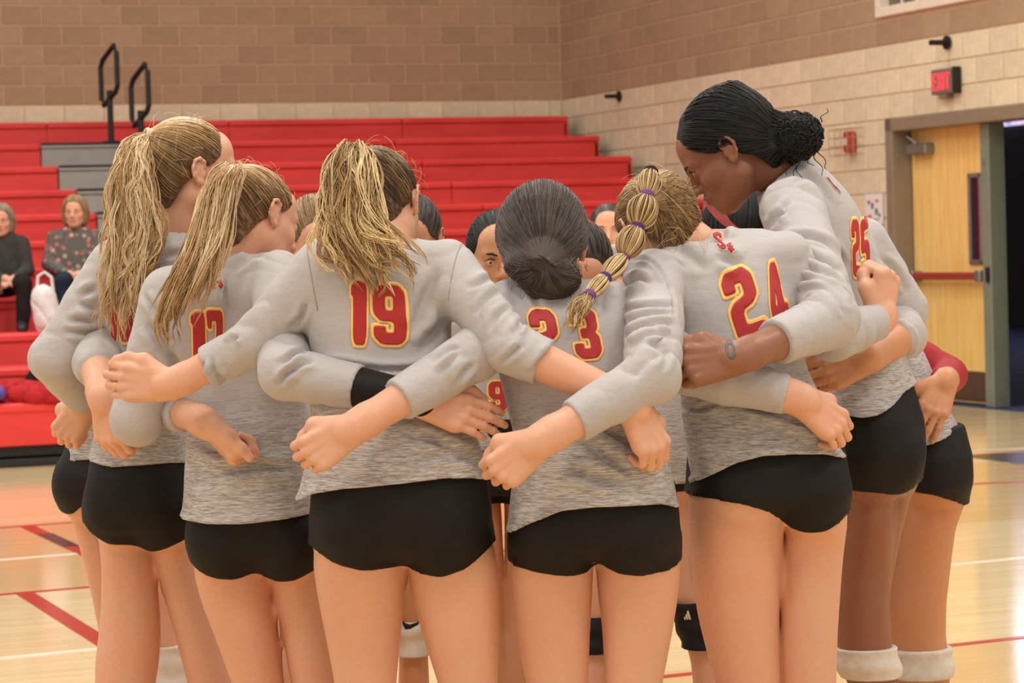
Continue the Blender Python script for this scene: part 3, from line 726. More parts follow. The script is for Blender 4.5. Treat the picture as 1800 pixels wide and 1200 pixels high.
def tail_strands(S, guide, spread, n, r=.0016, tint=(.4, .9), tip=.1, wave=.006, wf=3.0, rng=None, seg=20, flat=(1, 1, 1), root=0.0, per=8, lock=.0055):
    """locks of strands along a guide; spread = list of half widths along the guide (m)"""
    rng = rng or RNG; Gd = catmull(guide, seg); sp = np.interp(np.linspace(0, 1, seg), np.linspace(0, 1, len(spread)), spread)
    t = np.linspace(0, 1, seg); flat = A3(flat); lk = lock * np.interp(t, [0, .15, .6, 1], [.5, .9, 1.0, .35])
    for _ in range(max(3, n // 5)):
        o = rng.normal(size=3); o /= np.linalg.norm(o); o *= rng.uniform(.15, 1) ** .6; o = o * flat
        ph = rng.uniform(0, 6.28, 3); fr = wf * rng.uniform(.6, 1.3); L = rng.uniform(.74, 1.0)
        wv = np.stack([np.sin(2 * np.pi * fr * t + ph[i]) for i in range(3)], 1) * wave * rng.uniform(.3, 1.6) * np.clip(t * 3, 0, 1)[:, None]
        drift = rng.normal(size=3) * .014 * t[:, None] ** 2
        cpath = Gd + o[None, :] * sp[:, None] + wv * flat + drift * flat; b0 = rng.uniform(*tint)
        for q in range(per):
            e = rng.normal(size=3) * .62; ph2 = rng.uniform(0, 6.28); fz = .0016 * np.sin(2 * np.pi * (fr * 1.6) * t + ph2)[:, None] * rng.normal(size=3)[None, :]
            path = cpath + e[None, :] * lk[:, None] + fz; m = max(6, int(seg * min(1, L * rng.uniform(.9, 1.06)))); b = b0 + rng.normal() * .08
            S.add(path[:m], r * .70 * rng.uniform(.6, 1.4), r * .4, b + root, b + tip)
# ---- digits
DG = {'1': ([(.06, 0), (.42, 0), (.42, 1), (.14, 1), (.0, .93), (.0, .78), (.06, .76)], []),
      '2': ([(0, 0), (.6, 0), (.6, .19), (.24, .19), (.24, .36), (.28, .42), (.48, .47), (.6, .58), (.6, .87), (.47, 1), (.13, 1), (0, .87), (0, .68), (.23, .68), (.23, .80), (.37, .80), (.37, .64), (.33, .60), (.12, .55), (0, .44)], []),
      '3': ([(.13, 0), (.47, 0), (.6, .13), (.6, .42), (.52, .51), (.6, .60), (.6, .87), (.47, 1), (.13, 1), (0, .87), (0, .70), (.22, .70), (.22, .80), (.37, .80), (.37, .60), (.2, .60), (.2, .41), (.37, .41), (.37, .2), (.22, .2), (.22, .31), (0, .31), (0, .13)], []),
      '4': ([(.27, 0), (.48, 0), (.48, .17), (.6, .17), (.6, .36), (.48, .36), (.48, 1), (.24, 1), (0, .38), (0, .17), (.27, .17)], [[(.27, .36), (.18, .36), (.27, .62)]]),
      '5': ([(.13, 0), (.47, 0), (.6, .13), (.6, .50), (.47, .63), (.22, .63), (.22, .80), (.58, .80), (.58, 1), (0, 1), (0, .44), (.37, .44), (.37, .2), (.22, .2), (.22, .31), (0, .31), (0, .13)], []),
      '7': ([(.12, 0), (.36, 0), (.6, .80), (.6, 1), (.08, 1), (0, .96), (0, .66), (.14, .66), (.17, .80), (.36, .80)], []),
      '9': ([(.13, 0), (.47, 0), (.6, .13), (.6, .87), (.47, 1), (.13, 1), (0, .87), (0, .52), (.13, .39), (.37, .39), (.37, .2), (.22, .2), (.22, .31), (0, .31), (0, .13)], [[(.22, .57), (.22, .81), (.37, .81), (.37, .57)]])}
def offset_poly(p, d):
    p = A3(p); a = p - np.roll(p, 1, 0); b = np.roll(p, -1, 0) - p; a /= np.linalg.norm(a, axis=1)[:, None]; b /= np.linalg.norm(b, axis=1)[:, None]
    na = np.stack([a[:, 1], -a[:, 0]], 1); nb = np.stack([b[:, 1], -b[:, 0]], 1); m = na + nb; m /= np.maximum(.45, (m * m).sum(1) / 2)[:, None]
    return p + m * d
def round_poly(p, it=2, w=.2):
    p = A3(p)
    for _ in range(it):
        q = np.roll(p, -1, 0); p = np.stack([p * (1 - w) + q * w, p * w + q * (1 - w)], 1).reshape(-1, 2)
    return p
def inside(pt, poly):
    x, y = pt; c = False; j = len(poly) - 1
    for i in range(len(poly)):
        if (poly[i][1] > y) != (poly[j][1] > y) and x < (poly[j][0] - poly[i][0]) * (y - poly[i][1]) / (poly[j][1] - poly[i][1]) + poly[i][0]: c = not c
        j = i
    return c
def print_on(bvh, outer, holes, to_px, off, name, mat, parent, org, step=.05, thick=None):
    """a flat print laid onto a garment: outline + holes in its own plane, to_px maps to the view of the garment's back"""
    polys = [np.asarray(outer)] + [np.asarray(h) for h in holes]
    pts = [tuple(q) for p in polys for q in p]; edges = []; b = 0
    for p in polys:
        n = len(p); edges += [(b + i, b + (i + 1) % n) for i in range(n)]; b += n
    mn, mx = np.min(polys[0], 0), np.max(polys[0], 0)
    for x in np.arange(mn[0] + step / 2, mx[0], step):
        for y in np.arange(mn[1] + step / 2, mx[1], step):
            if inside((x, y), polys[0]) and not any(inside((x, y), h) for h in polys[1:]): pts.append((x, y))
    vs, es, fs, *_ = delaunay_2d_cdt([Vector(q) for q in pts], edges, [], 0, 1e-5)
    keep = []
    for f in fs:
        c = sum((vs[i] for i in f), Vector((0, 0))) / len(f)
        if inside(c, polys[0]) and not any(inside(c, h) for h in polys[1:]): keep.append(f)
    V = []; ok = []
    for q in vs:
        x, y = to_px(q); r = ray(x, y); r = Vector(r / np.linalg.norm(r)); hit, nn, _, _ = bvh.ray_cast(Vector(CAM), r)
        if hit is None: V.append((0, 0, 0)); ok.append(False)
        else:
            if nn.dot(r) > 0: nn = -nn
            V.append(tuple(A3(hit) + A3(nn) * off - org)); ok.append(True)
    keep = [f for f in keep if all(ok[i] for i in f) and max((Vector(V[f[i]]) - Vector(V[f[i - 1]])).length for i in range(len(f))) < .09]
    if not keep: return None
    me = pymesh(name, V, keep); o = link(name, me, mat, parent, smooth=True)
    so = o.modifiers.new('thickness', 'SOLIDIFY'); so.thickness = thick or .0012; so.offset = -1; return o
def digit(ch, bvh, bl, br, tl, parent, org, border=.055):
    bl, br, tl = A3(bl), A3(br), A3(tl); out, holes = DG[ch]; w = max(p[0] for p in out)
    f = lambda q: bl + (br - bl) * (q[0] / w) + (tl - bl) * q[1]
    R = lambda p: round_poly(p, 2, .16)
    print_on(bvh, R(offset_poly(out, border)), [R(offset_poly(h, border)) for h in holes if len(h) > 3], f, .0022, 'number_border', JYEL, parent, org)
    print_on(bvh, R(out), [R(h) for h in holes], f, .0040, 'number', JRED, parent, org)
_n = lambda pts: [((x - 585) / 245, 1 - (y - 895) / 220) for x, y in pts]
EMB = [_n([(590, 925), (612, 905), (650, 898), (676, 910), (670, 958), (655, 952), (650, 935), (632, 935), (624, 948), (634, 965), (702, 1008), (730, 1035), (737, 1060), (722, 1084), (690, 1092), (648, 1087), (614, 1043), (640, 1030), (660, 1050), (684, 1052), (690, 1042), (678, 1030), (610, 987), (586, 955)]),
       _n([(738, 1030), (766, 1010), (805, 1003), (784, 1026), (818, 1042), (804, 1052), (834, 1070), (808, 1086), (795, 1117), (765, 1092), (750, 1068), (776, 1052), (748, 1048)])]
def ccw(p):
    p = A3(p); a = (p[:, 0] * np.roll(p[:, 1], -1) - np.roll(p[:, 0], -1) * p[:, 1]).sum(); return p if a > 0 else p[::-1]
def emblem(bvh, bl, br, tl, parent, org):
    bl, br, tl = A3(bl), A3(br), A3(tl); f = lambda q: bl + (br - bl) * q[0] + (tl - bl) * q[1]
    for p in EMB:
        p = ccw(p); print_on(bvh, offset_poly(p, .045), [], f, .0020, 'emblem_border', JWHT, parent, org, .12); print_on(bvh, p, [], f, .0036, 'emblem', JRED, parent, org, .12)
# ---- arms
def arm_prims(S_, E_, W_, r, k=.006):
    """skin arm; r = (shoulder, above elbow, below elbow, wrist)"""
    S_, E_, W_ = A3(S_), A3(E_), A3(W_); M1 = S_ + (E_ - S_) * .45; M2 = E_ + (W_ - E_) * .28
    return [cone(S_, M1, r[0], (r[0] + r[1]) / 2 * 1.0, k), cone(M1, E_, (r[0] + r[1]) / 2, r[1], k), cone(E_, M2, r[1] * .98, r[2], k), cone(M2, W_, r[2], r[3], k)]
def sleeve_prims(S_, E_, W_, r, cuff, grow=.006, seed=0, k=.03, fold=.004):
    """sleeve to fraction cuff of the forearm, with folds gathered at the elbow"""
    S_, E_, W_ = A3(S_), A3(E_), A3(W_); rg = np.random.default_rng(seed)
    C_ = E_ + (W_ - E_) * cuff; L1 = np.linalg.norm(E_ - S_); L2 = np.linalg.norm(C_ - E_)
    d1 = (E_ - S_) / L1; d2 = (W_ - E_) / np.linalg.norm(W_ - E_)
    inn = nrm(-d1 + d2)                      # inner side of the bend
    rc = r[2] + (r[3] - r[2]) * max(0, (cuff - .28) / .72)
    segs = [(S_, S_ + (E_ - S_) * .45, r[0], (r[0] + r[1]) / 2), (S_ + (E_ - S_) * .45, E_, (r[0] + r[1]) / 2, r[1]), (E_, E_ + (C_ - E_) * .4, r[1], r[2]), (E_ + (C_ - E_) * .4, C_, r[2], rc + .002)]
    ph = rg.uniform(0, 6.28, 4); lam = .050 + .016 * rg.uniform()
    tw = nrm(np.cross(d1, rg.normal(size=3)))
    def fn_for(a, b, ra, rb, s0, last):
        ab = b - a; L = np.linalg.norm(ab)
        base = cone(a, b, ra + grow, rb + grow, 0)
        def fn(X, Y, Z):
            d = base.fn(X, Y, Z); px_, py_, pz_ = X - f32(a[0]), Y - f32(a[1]), Z - f32(a[2])
            t = (px_ * f32(ab[0]) + py_ * f32(ab[1]) + pz_ * f32(ab[2])) / f32(L)
            s = t + f32(s0)                  # arc length from the shoulder
            u = px_ * f32(inn[0]) + py_ * f32(inn[1]) + pz_ * f32(inn[2]); v = px_ * f32(tw[0]) + py_ * f32(tw[1]) + pz_ * f32(tw[2])
            el = np.exp(-((s - f32(L1)) / f32(.07)) ** 2); env = el * (.8 + np.clip(u * f32(14), -.5, .6)) + .16 + .22 * np.exp(-(s / f32(.07)) ** 2)
            wp = 2.4 * np.sin(s * f32(17) + f32(ph[1]) + v * f32(31)) + 1.4 * np.sin(s * f32(31) + u * f32(44) + f32(ph[3]))
            q = s * f32(6.28 / lam) + f32(ph[0]) + v * f32(52) + wp
            w = (1 - np.abs(np.sin(q * .5))) ** 2
            msk = np.clip(.45 + .8 * np.sin(s * f32(24) + v * f32(40) + f32(ph[2])) + .3 * np.sin(u * f32(60) + f32(ph[1])), 0, 1)
            d = d + f32(fold * 2.6) * env * w * msk - f32(fold * .25) * env
            if last: d = np.maximum(d, t - f32(L))
            return d
        return P(fn, base.lo - .012, base.hi + .012, k if s0 == 0 else .007)
    out = []; s0 = 0
    for i, (a, b, ra, rb) in enumerate(segs): out.append(fn_for(a, b, ra, rb, s0, i == 3)); s0 += np.linalg.norm(b - a)
    return out, C_, d2

# ---- folds pressed into the cloth along measured lines
def zl(scale, ox, oy, *lines, A=.0045, w=4.5):
    return [([(ox + x / scale, oy + y / scale) for x, y in ln], A, w) for ln in lines]
def vnormals(V, Q):
    n = np.cross(V[Q[:, 2]] - V[Q[:, 0]], V[Q[:, 3]] - V[Q[:, 1]]); N = np.zeros_like(V)
    for k in range(4): np.add.at(N, Q[:, k], n)
    return N / (np.linalg.norm(N, axis=1)[:, None] + 1e-12)
def press_folds(V, Q, folds):
    if not folds: return V
    N = vnormals(V, Q); v = V - CAM; d = v @ FW; U = np.stack([900 + F * (v @ RT) / d, 600 - F * (v @ UP) / d], 1); face = np.clip(-(N * v).sum(1) / np.linalg.norm(v, axis=1) * 2 + .3, 0, 1)
    disp = np.zeros(len(V))
    for pts, A, w in folds:
        p = catmull([(x, y, 0) for x, y in pts], 8 * len(pts))[:, :2]; lo, hi = p.min(0) - 5 * w, p.max(0) + 5 * w
        ix = np.nonzero((U >= lo).all(1) & (U <= hi).all(1) & (face > 0))[0]
        if not len(ix): continue
        dd = np.linalg.norm(U[ix][:, None, :] - p[None, :, :], axis=2); j = dd.argmin(1); dm = dd[np.arange(len(ix)), j]; t = j / (len(p) - 1); tp = np.clip(np.sin(np.pi * np.clip(t, .02, .98)), 0, 1) ** .6
        end = (j == 0) | (j == len(p) - 1); tp = np.where(end & (dm > w), 0, tp)
        disp[ix] += A * (1.6 if w > 5.5 else 1.0) * tp * (-np.exp(-(dm / w) ** 2) + .75 * np.exp(-((dm - 2.3 * w) / (1.4 * w)) ** 2)) * face[ix]
    return V + N * np.clip(disp * 1.8, -.013, .013)[:, None]
def flyaways(S, H, cap_c, n, rng, tint=.6, r=.00035, R=.10):
    for _ in range(n):
        d = rng.normal(size=3); d /= np.linalg.norm(d)
        if d[1] > .45 or d[2] < -.3: continue
        t = nrm(np.cross(d, rng.normal(size=3))); o = A3((0, -.012, .028)) + d * A3((.08, .10, .092)); L = rng.uniform(.03, .07)
        S.add([H.T(o + t * L * u + d * (.012 * math.sin(2.6 * u))) for u in np.linspace(0, 1, 9)], r, r * .7, tint, tint + .2)
# ---- a person from measured sections
def rows_loft(rows, D, k=.03, n=2.3, grow=0.0, yaw=0.0):
    zs, cx, cy, a, b = [], [], [], [], []
    for (y, xl, xr, dy, bb) in rows:
        p = Pt((xl + xr) / 2, y, D + dy); zs.append(p[2]); cx.append(p[0]); cy.append(p[1]); a.append(px(xr - xl, D + dy) / 2); b.append(bb if bb else a[-1])
    return loft(zs, cx, cy, a, b, k, n, grow, yaw)
def hem_table(h, D):
    q = [Pt(x, y, D) for x, y in h]; xs = np.array([p[0] for p in q]); zs = np.array([p[2] for p in q]); o = np.argsort(xs)
    t, (zz,) = smooth_table(xs[o], (zs[o],), 120, 2.0)
    return lambda X: np.interp(X.ravel(), t, zz).reshape(X.shape).astype(f32)
LEG_BELOW = [(.40, .055, .060, .0), (.33, .056, .058, -.012), (.26, .053, .054, -.012), (.17, .040, .042, -.004), (.10, .033, .036, .0), (.05, .034, .04, .0)]
def leg_loft(rows, D, k=.02, grow=0.0, fwd=(0, 1)):
    zs, cx, cy, a, b = [], [], [], [], []
    for (y, xl, xr, dy, bb) in rows:
        p = Pt((xl + xr) / 2, y, D + dy); zs.append(p[2]); cx.append(p[0]); cy.append(p[1]); a.append(px(xr - xl, D + dy) / 2); b.append(bb if bb else a[-1] * 1.04)
    zl, xl_, yl_, al = zs[-1], cx[-1], cy[-1], a[-1]; sl = np.clip((cx[-1] - cx[-2]) / (zs[-1] - zs[-2]) if len(zs) > 1 else 0, -.25, .25)
    foot = None
    for (z, aa, bb, dy) in LEG_BELOW:
        if z < zl - .03:
            sc = min(1.0, .5 + .5 * al / .062) if z > .3 else .95
            zs.append(z); cx.append(xl_ + sl * .6 * (z - zl)); cy.append(yl_ + dy); a.append(aa * sc); b.append(bb * sc)
    return loft(zs, cx, cy, a, b, k, 2.15, grow), (cx[-1], cy[-1])
def build_person(sp):
    D = sp['D']; nm = sp.get('name', 'person'); bp = Pt(sp['x'], 900, D); org = A3((bp[0], bp[1], 0)); fine = sp.get('fine', 1.0)
    root = empty(nm, tuple(org), 0, sp['label'], 'person', sp.get('group'))
    skin = sp['skin']; shells = []; lipmask = None
    # garments -----------------------------------------------------------
    tor = sp['torso']; H = sp.get('head'); arms = sp.get('arms', [])
    jp = [rows_loft(tor, D, .03, sp.get('tn', 2.4), 0.0, sp.get('yaw', 0))]
    for (x1, y1, d1, r1, x2, y2, d2, r2) in sp.get('bulk', []): jp.append(cone(Pt(x1, y1, d1), Pt(x2, y2, d2), r1, r2, .045))
    sleeve_mats = []
    for i, a in enumerate(arms):
        S_, E_, W_ = Pt(*a['S']), Pt(*a['E']), Pt(*a['W']); r = a.get('r', (.054, .043, .040, .027)); a['pts'] = (S_, E_, W_); a['rr'] = r
        if a.get('sleeve', 1):
            pr, C_, d2 = sleeve_prims(S_, E_, W_, r, a.get('cuff', .8), a.get('grow', .006), sp.get('seed', 1) * 7 + i, .03, a.get('fold', .0042)); jp += pr
            cz = a.get('seam')
    nb = sp.get('neck')
    if nb: jp.append(cone(Pt(*nb[0]), Pt(*nb[1]), nb[2] + .010, nb[2] + .004, .006, True))
    hem = hem_table(sp['hem'], D - .11) if sp.get('hem') else None
    seed = sp.get('seed', 1); fam = sp.get('ruffle', .0028)
    zw = Pt(sp['x'], sp.get('waist', 720), D)[2]
    def jpost(d, X, Y, Z):
        w = vnoise(X, Y * 0.6, Z * .55, 34, seed) * f32(.6) + np.sin(X * f32(46) + Z * f32(30) + 2.2 * vnoise(X, Y, Z, 11, seed + 1)) * f32(.5) * np.exp(-((Z - f32(zw)) / f32(.16)) ** 2)
        d = d - f32(fam) * w
        if hem is not None:
            hx = hem(X); d = d - f32(.004) * np.exp(-((Z - hx) / f32(.012)) ** 2); d = np.maximum(d, (hx - Z) * f32(.9))
        return d
    jV, jQ = sdf_mesh(jp, sp.get('hj', .0058), jpost)
    jV = press_folds(jV, jQ, sp.get('folds'))
    jme = npmesh('jersey', jV - org, jQ); sa = jme.attributes.new('sleeve', 'FLOAT', 'POINT'); sv = np.zeros(len(jV))
    X_, Y_, Z_ = (jV[:, i].astype(f32) for i in range(3)); td = rows_loft(tor, D, .03, 2.4, .004, sp.get('yaw', 0)).fn(X_, Y_, Z_)
    for a in arms:
        S_, E_, W_ = a['pts']; r = a['rr']; C_ = E_ + (W_ - E_) * a.get('cuff', .8)
        for q in (cone(S_, E_, r[0], r[1]), cone(E_, C_, r[1], max(r[2], r[3]))): sv = np.maximum(sv, np.clip((.016 - q.fn(X_, Y_, Z_)) / .004, 0, 1) * np.clip(td / .006, 0, 1))
    sa.data.foreach_set('value', sv.astype(f32))
    jo = link(sp.get('top', 'jersey'), jme, sp['jersey'], root)
    bvh = BVHTree.FromPolygons([tuple(v) for v in jV], [tuple(int(i) for i in q) for q in jQ]) if (sp.get('digits') or sp.get('emblem')) else None
    for ch, bl, br, tl in sp.get('digits', []): digit(ch, bvh, bl, br, tl, jo, org)
    if sp.get('emblem'): emblem(bvh, *sp['emblem'], jo, org)
    if bvh is not None and sp.get('seams', 1):
        for a in arms:
            S_, E_, W_ = a['pts']; ctr = Pt(sp['x'], 500, D); n = nrm(A3((E_[0] - S_[0], 0, 0)) / (abs(E_[0] - S_[0]) + 1e-6) * .95 + nrm(E_ - S_) * .25); u = nrm(np.cross(n, (0, 1, .3))); w = np.cross(n, u); pts = []
            c0 = S_ + n * a.get('seam', .026)
            for t in np.linspace(0, 2 * math.pi, 40, endpoint=False):
                dr = u * math.cos(t) + w * math.sin(t); hit, nn, _, ds = bvh.ray_cast(Vector(c0 + dr * .16), Vector(-dr), .16)
                if hit is not None and abs((A3(hit) - c0) @ dr) < .115: pts.append((t, A3(hit) + A3(nn) * .0004 - org))
            run = []; m = MB()
            for i in range(len(pts) + 1):
                if i < len(pts) and (not run or np.linalg.norm(pts[i][1] - run[-1]) < .035): run.append(pts[i][1])
                else:
                    if len(run) > 3: m.tube([tuple(q) for q in run], .0010, 5)
                    run = [pts[i][1]] if i < len(pts) else []
            if m.v: so_ = m.build('shoulder_seam', SEAM, jo, smooth=True)
    # legs & shorts --------------------------------------------------------
    legs = []; feet = []
    for L in sp.get('legs', []):
        l, ft = leg_loft(L, D, .005); legs.append(l); feet.append(ft)
    if legs:
        glu = []
        for (gx, gy, gr) in sp.get('glutes', []):
            c = Pt(gx, gy, D - sp.get('gdep', .055)); glu.append(ell(c, (gr, gr * 1.05, gr * 1.12), None, .016))
        hips = rows_loft(sp['hips'], D, .03, 2.4, 0, sp.get('yaw', 0))
        sh = hem_table(sp['shem'], D - .10)
        ztop = max(Pt((r[1] + r[2]) / 2, r[0], D)[2] for r in sp['hips'])
        g = sp.get('sgrow', .004)
        def spost(d, X, Y, Z):
            hx = sh(X); d = d - f32(g) - f32(.0025) * np.exp(-((Z - hx) / f32(.009)) ** 2)
            d = d - f32(.0012) * vnoise(X, Y, Z, 60, seed)
            return np.maximum(d, hx - Z)
        sV, sQ = sdf_mesh([hips] + glu + [leg_loft(L, D, .010)[0] for L in sp['legs']], sp.get('hs', .008), spost)
        link(sp.get('bottom', 'shorts'), npmesh('shorts', sV - org, sQ), sp.get('shorts', SHORTS), root)
        shells.append(sdf_mesh([hips] + glu + legs, sp.get('hl', .011)))
        for (fx, fy) in feet:
            fw_ = A3(tuple(sp.get('foot', (0, 1))) + (0,)); fw_ = nrm(fw_)
            c = A3((fx, fy, 0)); V, Q = sdf_mesh([cone(c + fw_ * -.05 + A3((0, 0, .045)), c + fw_ * .02 + A3((0, 0, .05)), .040, .040, .02), cone(c + fw_ * .02 + A3((0, 0, .045)), c + fw_ * .15 + A3((0, 0, .035)), .040, .032, .03), cone(c + A3((0, 0, .05)), c + A3((0, 0, .095)), .043, .042, .02)], .018,
                                    lambda d, X, Y, Z: np.maximum(d, f32(.002) - Z))
            link('shoe', npmesh('shoe', V - org, Q), sp.get('shoe', SHOE), root)
    for (y0, y1, li, mat, gr) in sp.get('pads', []):
        l = leg_loft(sp['legs'][li], D)[0]; za, zb = Pt(sp['x'], y0, D)[2], Pt(sp['x'], y1, D)[2]
        pv = lambda d, X, Y, Z: np.maximum(d - f32(gr) - f32(.003) * np.sin(Z * f32(120) + 2 * vnoise(X, Y, Z, 30, 5)), np.maximum(Z - f32(za), f32(zb) - Z))
        q = P(l.fn, (l.lo[0] - .02, l.lo[1] - .02, zb - .01), (l.hi[0] + .02, l.hi[1] + .02, za + .01), .0)
        V, Q = sdf_mesh([q], .006, pv); ko = link('knee_pad', npmesh('knee_pad', V - org, Q), mat, root)
        for (pi, poly, pm) in sp.get('pad_prints', []):
            if pi == (y0, li): print_on(BVHTree.FromPolygons([tuple(v) for v in V], [tuple(int(i) for i in g_) for g_ in Q]), ccw(poly), [], lambda q_: q_, .0012, 'logo_mark', pm, ko, org, 5)
    # torso under the cloth
    tl = rows_loft(tor, D, .03, 2.4, -.014, sp.get('yaw', 0))
    zc = float(np.max(hem(np.array([org[0] - .1, org[0], org[0] + .1])))) + .04 if hem is not None else -9.0
    und = [P(lambda X, Y, Z: np.maximum(tl.fn(X, Y, Z), f32(zc) - Z), tl.lo, tl.hi, .01)]
    for a in arms:
        S_, E_, W_ = a['pts']; r = a['rr']; und += [cone(S_, E_, r[0] - .012, r[1] - .010, .01), cone(E_, E_ + (W_ - E_) * a.get('cuff', .8), r[1] - .010, max(r[3] - .003, r[2] - .012), .01)]
    shells.append(sdf_mesh(und, .018))
    # head & neck
    if H is not None:
        hp = H.prims(*sp.get('face', (1, 1, 1)))
        if nb: hp.append(cone(Pt(*nb[0]), Pt(*nb[1]), nb[2], nb[2] * .95, .025))
        V, Q = sdf_mesh(hp, sp.get('hh', .0046)); shells.append((V, Q))
    # arms & hands
    for a in arms:
        if not a.get('bare', 1): continue
        S_, E_, W_ = a['pts']; r = a['rr']; cf = a.get('cuff', .8)
        pr = arm_prims(S_, E_, W_, r) if not a.get('sleeve', 1) else [cone(E_ + (W_ - E_) * max(0, cf - .25), W_, r[2] + (r[3] - r[2]) * max(0, cf - .25), r[3], .015)]
        hd = a.get('hand')
        if hd:
            X = A3(hd['X']); pr.append(cone(W_ - nrm(W_ - E_) * .03, W_ + nrm(X) * .02, r[3], r[3] * .86, .02, squash=None))
            pr += hand_prims(W_ + nrm(X) * .012, X, hd.get('Z', (0, -1, 0)), hd['right'], hd.get('curl', (60, 80, 45)), hd.get('thumb', 'in'), hd.get('size', 1.0), hd.get('spread', 3), hd.get('fat', 1.09), hd.get('fcurl'))
        hs_ = sdf_mesh(pr, a.get('h', .0037)); shells.append(hs_); a['shell'] = hs_
    V, Q = join(shells); me = npmesh('body', V - org, Q); me.materials.append(skin)
    if H is not None:
        me.materials.append(sp.get('lip', LIP)); C_ = V[Q].mean(1); m = H.lip_test(C_); me.polygons.foreach_set('material_index', m.astype(np.int32))
    bo = link('body', me, None, root)
    if H is not None and sp.get('eyes', 0): H.eyes(root, org); H.brows(root, org, sp['brow'])
    if sp.get('hair'): sp['hair'](H, root, org)
    if sp.get('extra'): sp['extra'](root, org, sp)
    return root
def hair_cap(H, root, org, mat, g=.010, back=0.0, hl=None, tint=.3, extra=(), h=.0065, name='hair', ears=True):
    post = H.hair_cut(hl)
    V, Q = sdf_mesh(H.cap_prims(g, back) + (H.ear_holes() if ears else []) + list(extra), h, post)
    me = npmesh(name, V - org, Q); a = me.attributes.new('tint', 'FLOAT', 'POINT'); r = np.random.default_rng(3)
    a.data.foreach_set('value', (tint + r.uniform(-.1, .1, len(V))).astype(f32)); link(name, me, mat, root)
    return BVHTree.FromPolygons([tuple(v) for v in V], [tuple(int(i) for i in q) for q in Q])
def tie_ring(name, c, axis, R, r, mat, parent, org, n=14, flat=1.0):
    ax = nrm(axis); u = nrm(np.cross(ax, (0.3, 1, .2))); w = np.cross(ax, u); m = MB()
    for q in range(3):
        m.tube([tuple(A3(c) - org + ax * (q - 1) * r * 1.1 + (u * math.cos(t) + w * math.sin(t)) * R) for t in np.linspace(0, 2 * math.pi, n, endpoint=False)], r, 6, closed=True)
    return m.build(name, mat, parent, smooth=True)
# ================================================================== the players
SK_F = skin_mat('fair_skin', 'DCA788'); SK_M = skin_mat('tan_skin', 'C98F66'); SK_D = skin_mat('deep_brown_skin', '94634A', True); SK_B = skin_mat('brown_skin', 'A9714F', True)
BLOND = hair_mat('blonde_hair', '5A4029', 'C79C64', 'FFE8BE'); DKBL = hair_mat('dark_blonde_hair', '3E2C20', 'AC8450', 'FBDFA8')
BRUN = hair_mat('dark_brown_hair', '261C16', '463629', '7C6450', .45); BLKH = hair_mat('black_hair', '0E0B0A', '1B1715', '38322D', .6)
BROWD = plain('brow_dark', '2A1C15', .7); BROWL = plain('brow_brown', '6B4E38', .7)
CREAMT = cloth('cream_elastic', 'D8C6AC', .8); BLKT = cloth('black_elastic', '1C191B', .8); PURT = cloth('purple_elastic', '5A3A78', .8); PURT2 = cloth('plum_elastic', '7A4A86', .8)
FISTC = (70, 85, 50); B = (0, -1, 0)
def zpx(x, y, D): return float(Pt(x, y, D)[2])

def mk_hair(mat, g=.010, n=260, tie=(0, -.09, .06), tint=(.1, .6), r=.0013):
    def f(H, root, org):
        cap = hair_cap(H, root, org, mat, g, tint=.25); S = Strands(); scalp_strands(S, H, cap, tie, int(n * 1.3), r * 1.1, tint, .1, np.random.default_rng(n)); S.build('combed_strands', mat, root, org)
    return f
# ---- number 19
def hair19(H, root, org):
    cap = hair_cap(H, root, org, DKBL, .008, tint=.12); S = Strands(); tie = A3((-.046, -.060, .088)); rg = np.random.default_rng(19)
    scalp_strands(S, H, cap, tie, 1100, .0010, (.02, .36), .35, rg)
    T = H.T(tie)
    g = lambda *p: [T] + [Pt(*q) for q in p]
    tail_strands(S, g((612, 268, 5.32), (590, 330, 5.27), (585, 400, 5.245), (600, 440, 5.235), (622, 475, 5.235)), [.012, .03, .055, .062, .055, .03], 190, .0021, (.35, .85), .2, .008, 2.6, rg, 22, (1, .45, .8))
    tail_strands(S, g((626, 268, 5.32), (632, 330, 5.26), (648, 400, 5.235), (690, 440, 5.23), (722, 478, 5.235)), [.010, .03, .05, .05, .045, .03], 190, .0021, (.35, .9), .2, .009, 2.8, rg, 22, (1, .45, .8))
    tail_strands(S, g((620, 268, 5.32), (612, 340, 5.255), (625, 420, 5.23), (655, 470, 5.23), (668, 512, 5.24)), [.010, .03, .05, .05, .04, .02], 150, .0021, (.25, .8), .2, .008, 2.6, rg, 22, (1, .45, .8))
    flyaways(S, H, 0, 80, rg, .7); ho = S.build('ponytail', DKBL, root, org); tie_ring('hair_tie', T, H.R @ A3((-.3, -.4, .9)), .017 * 1, .004, BLKT, ho, org)
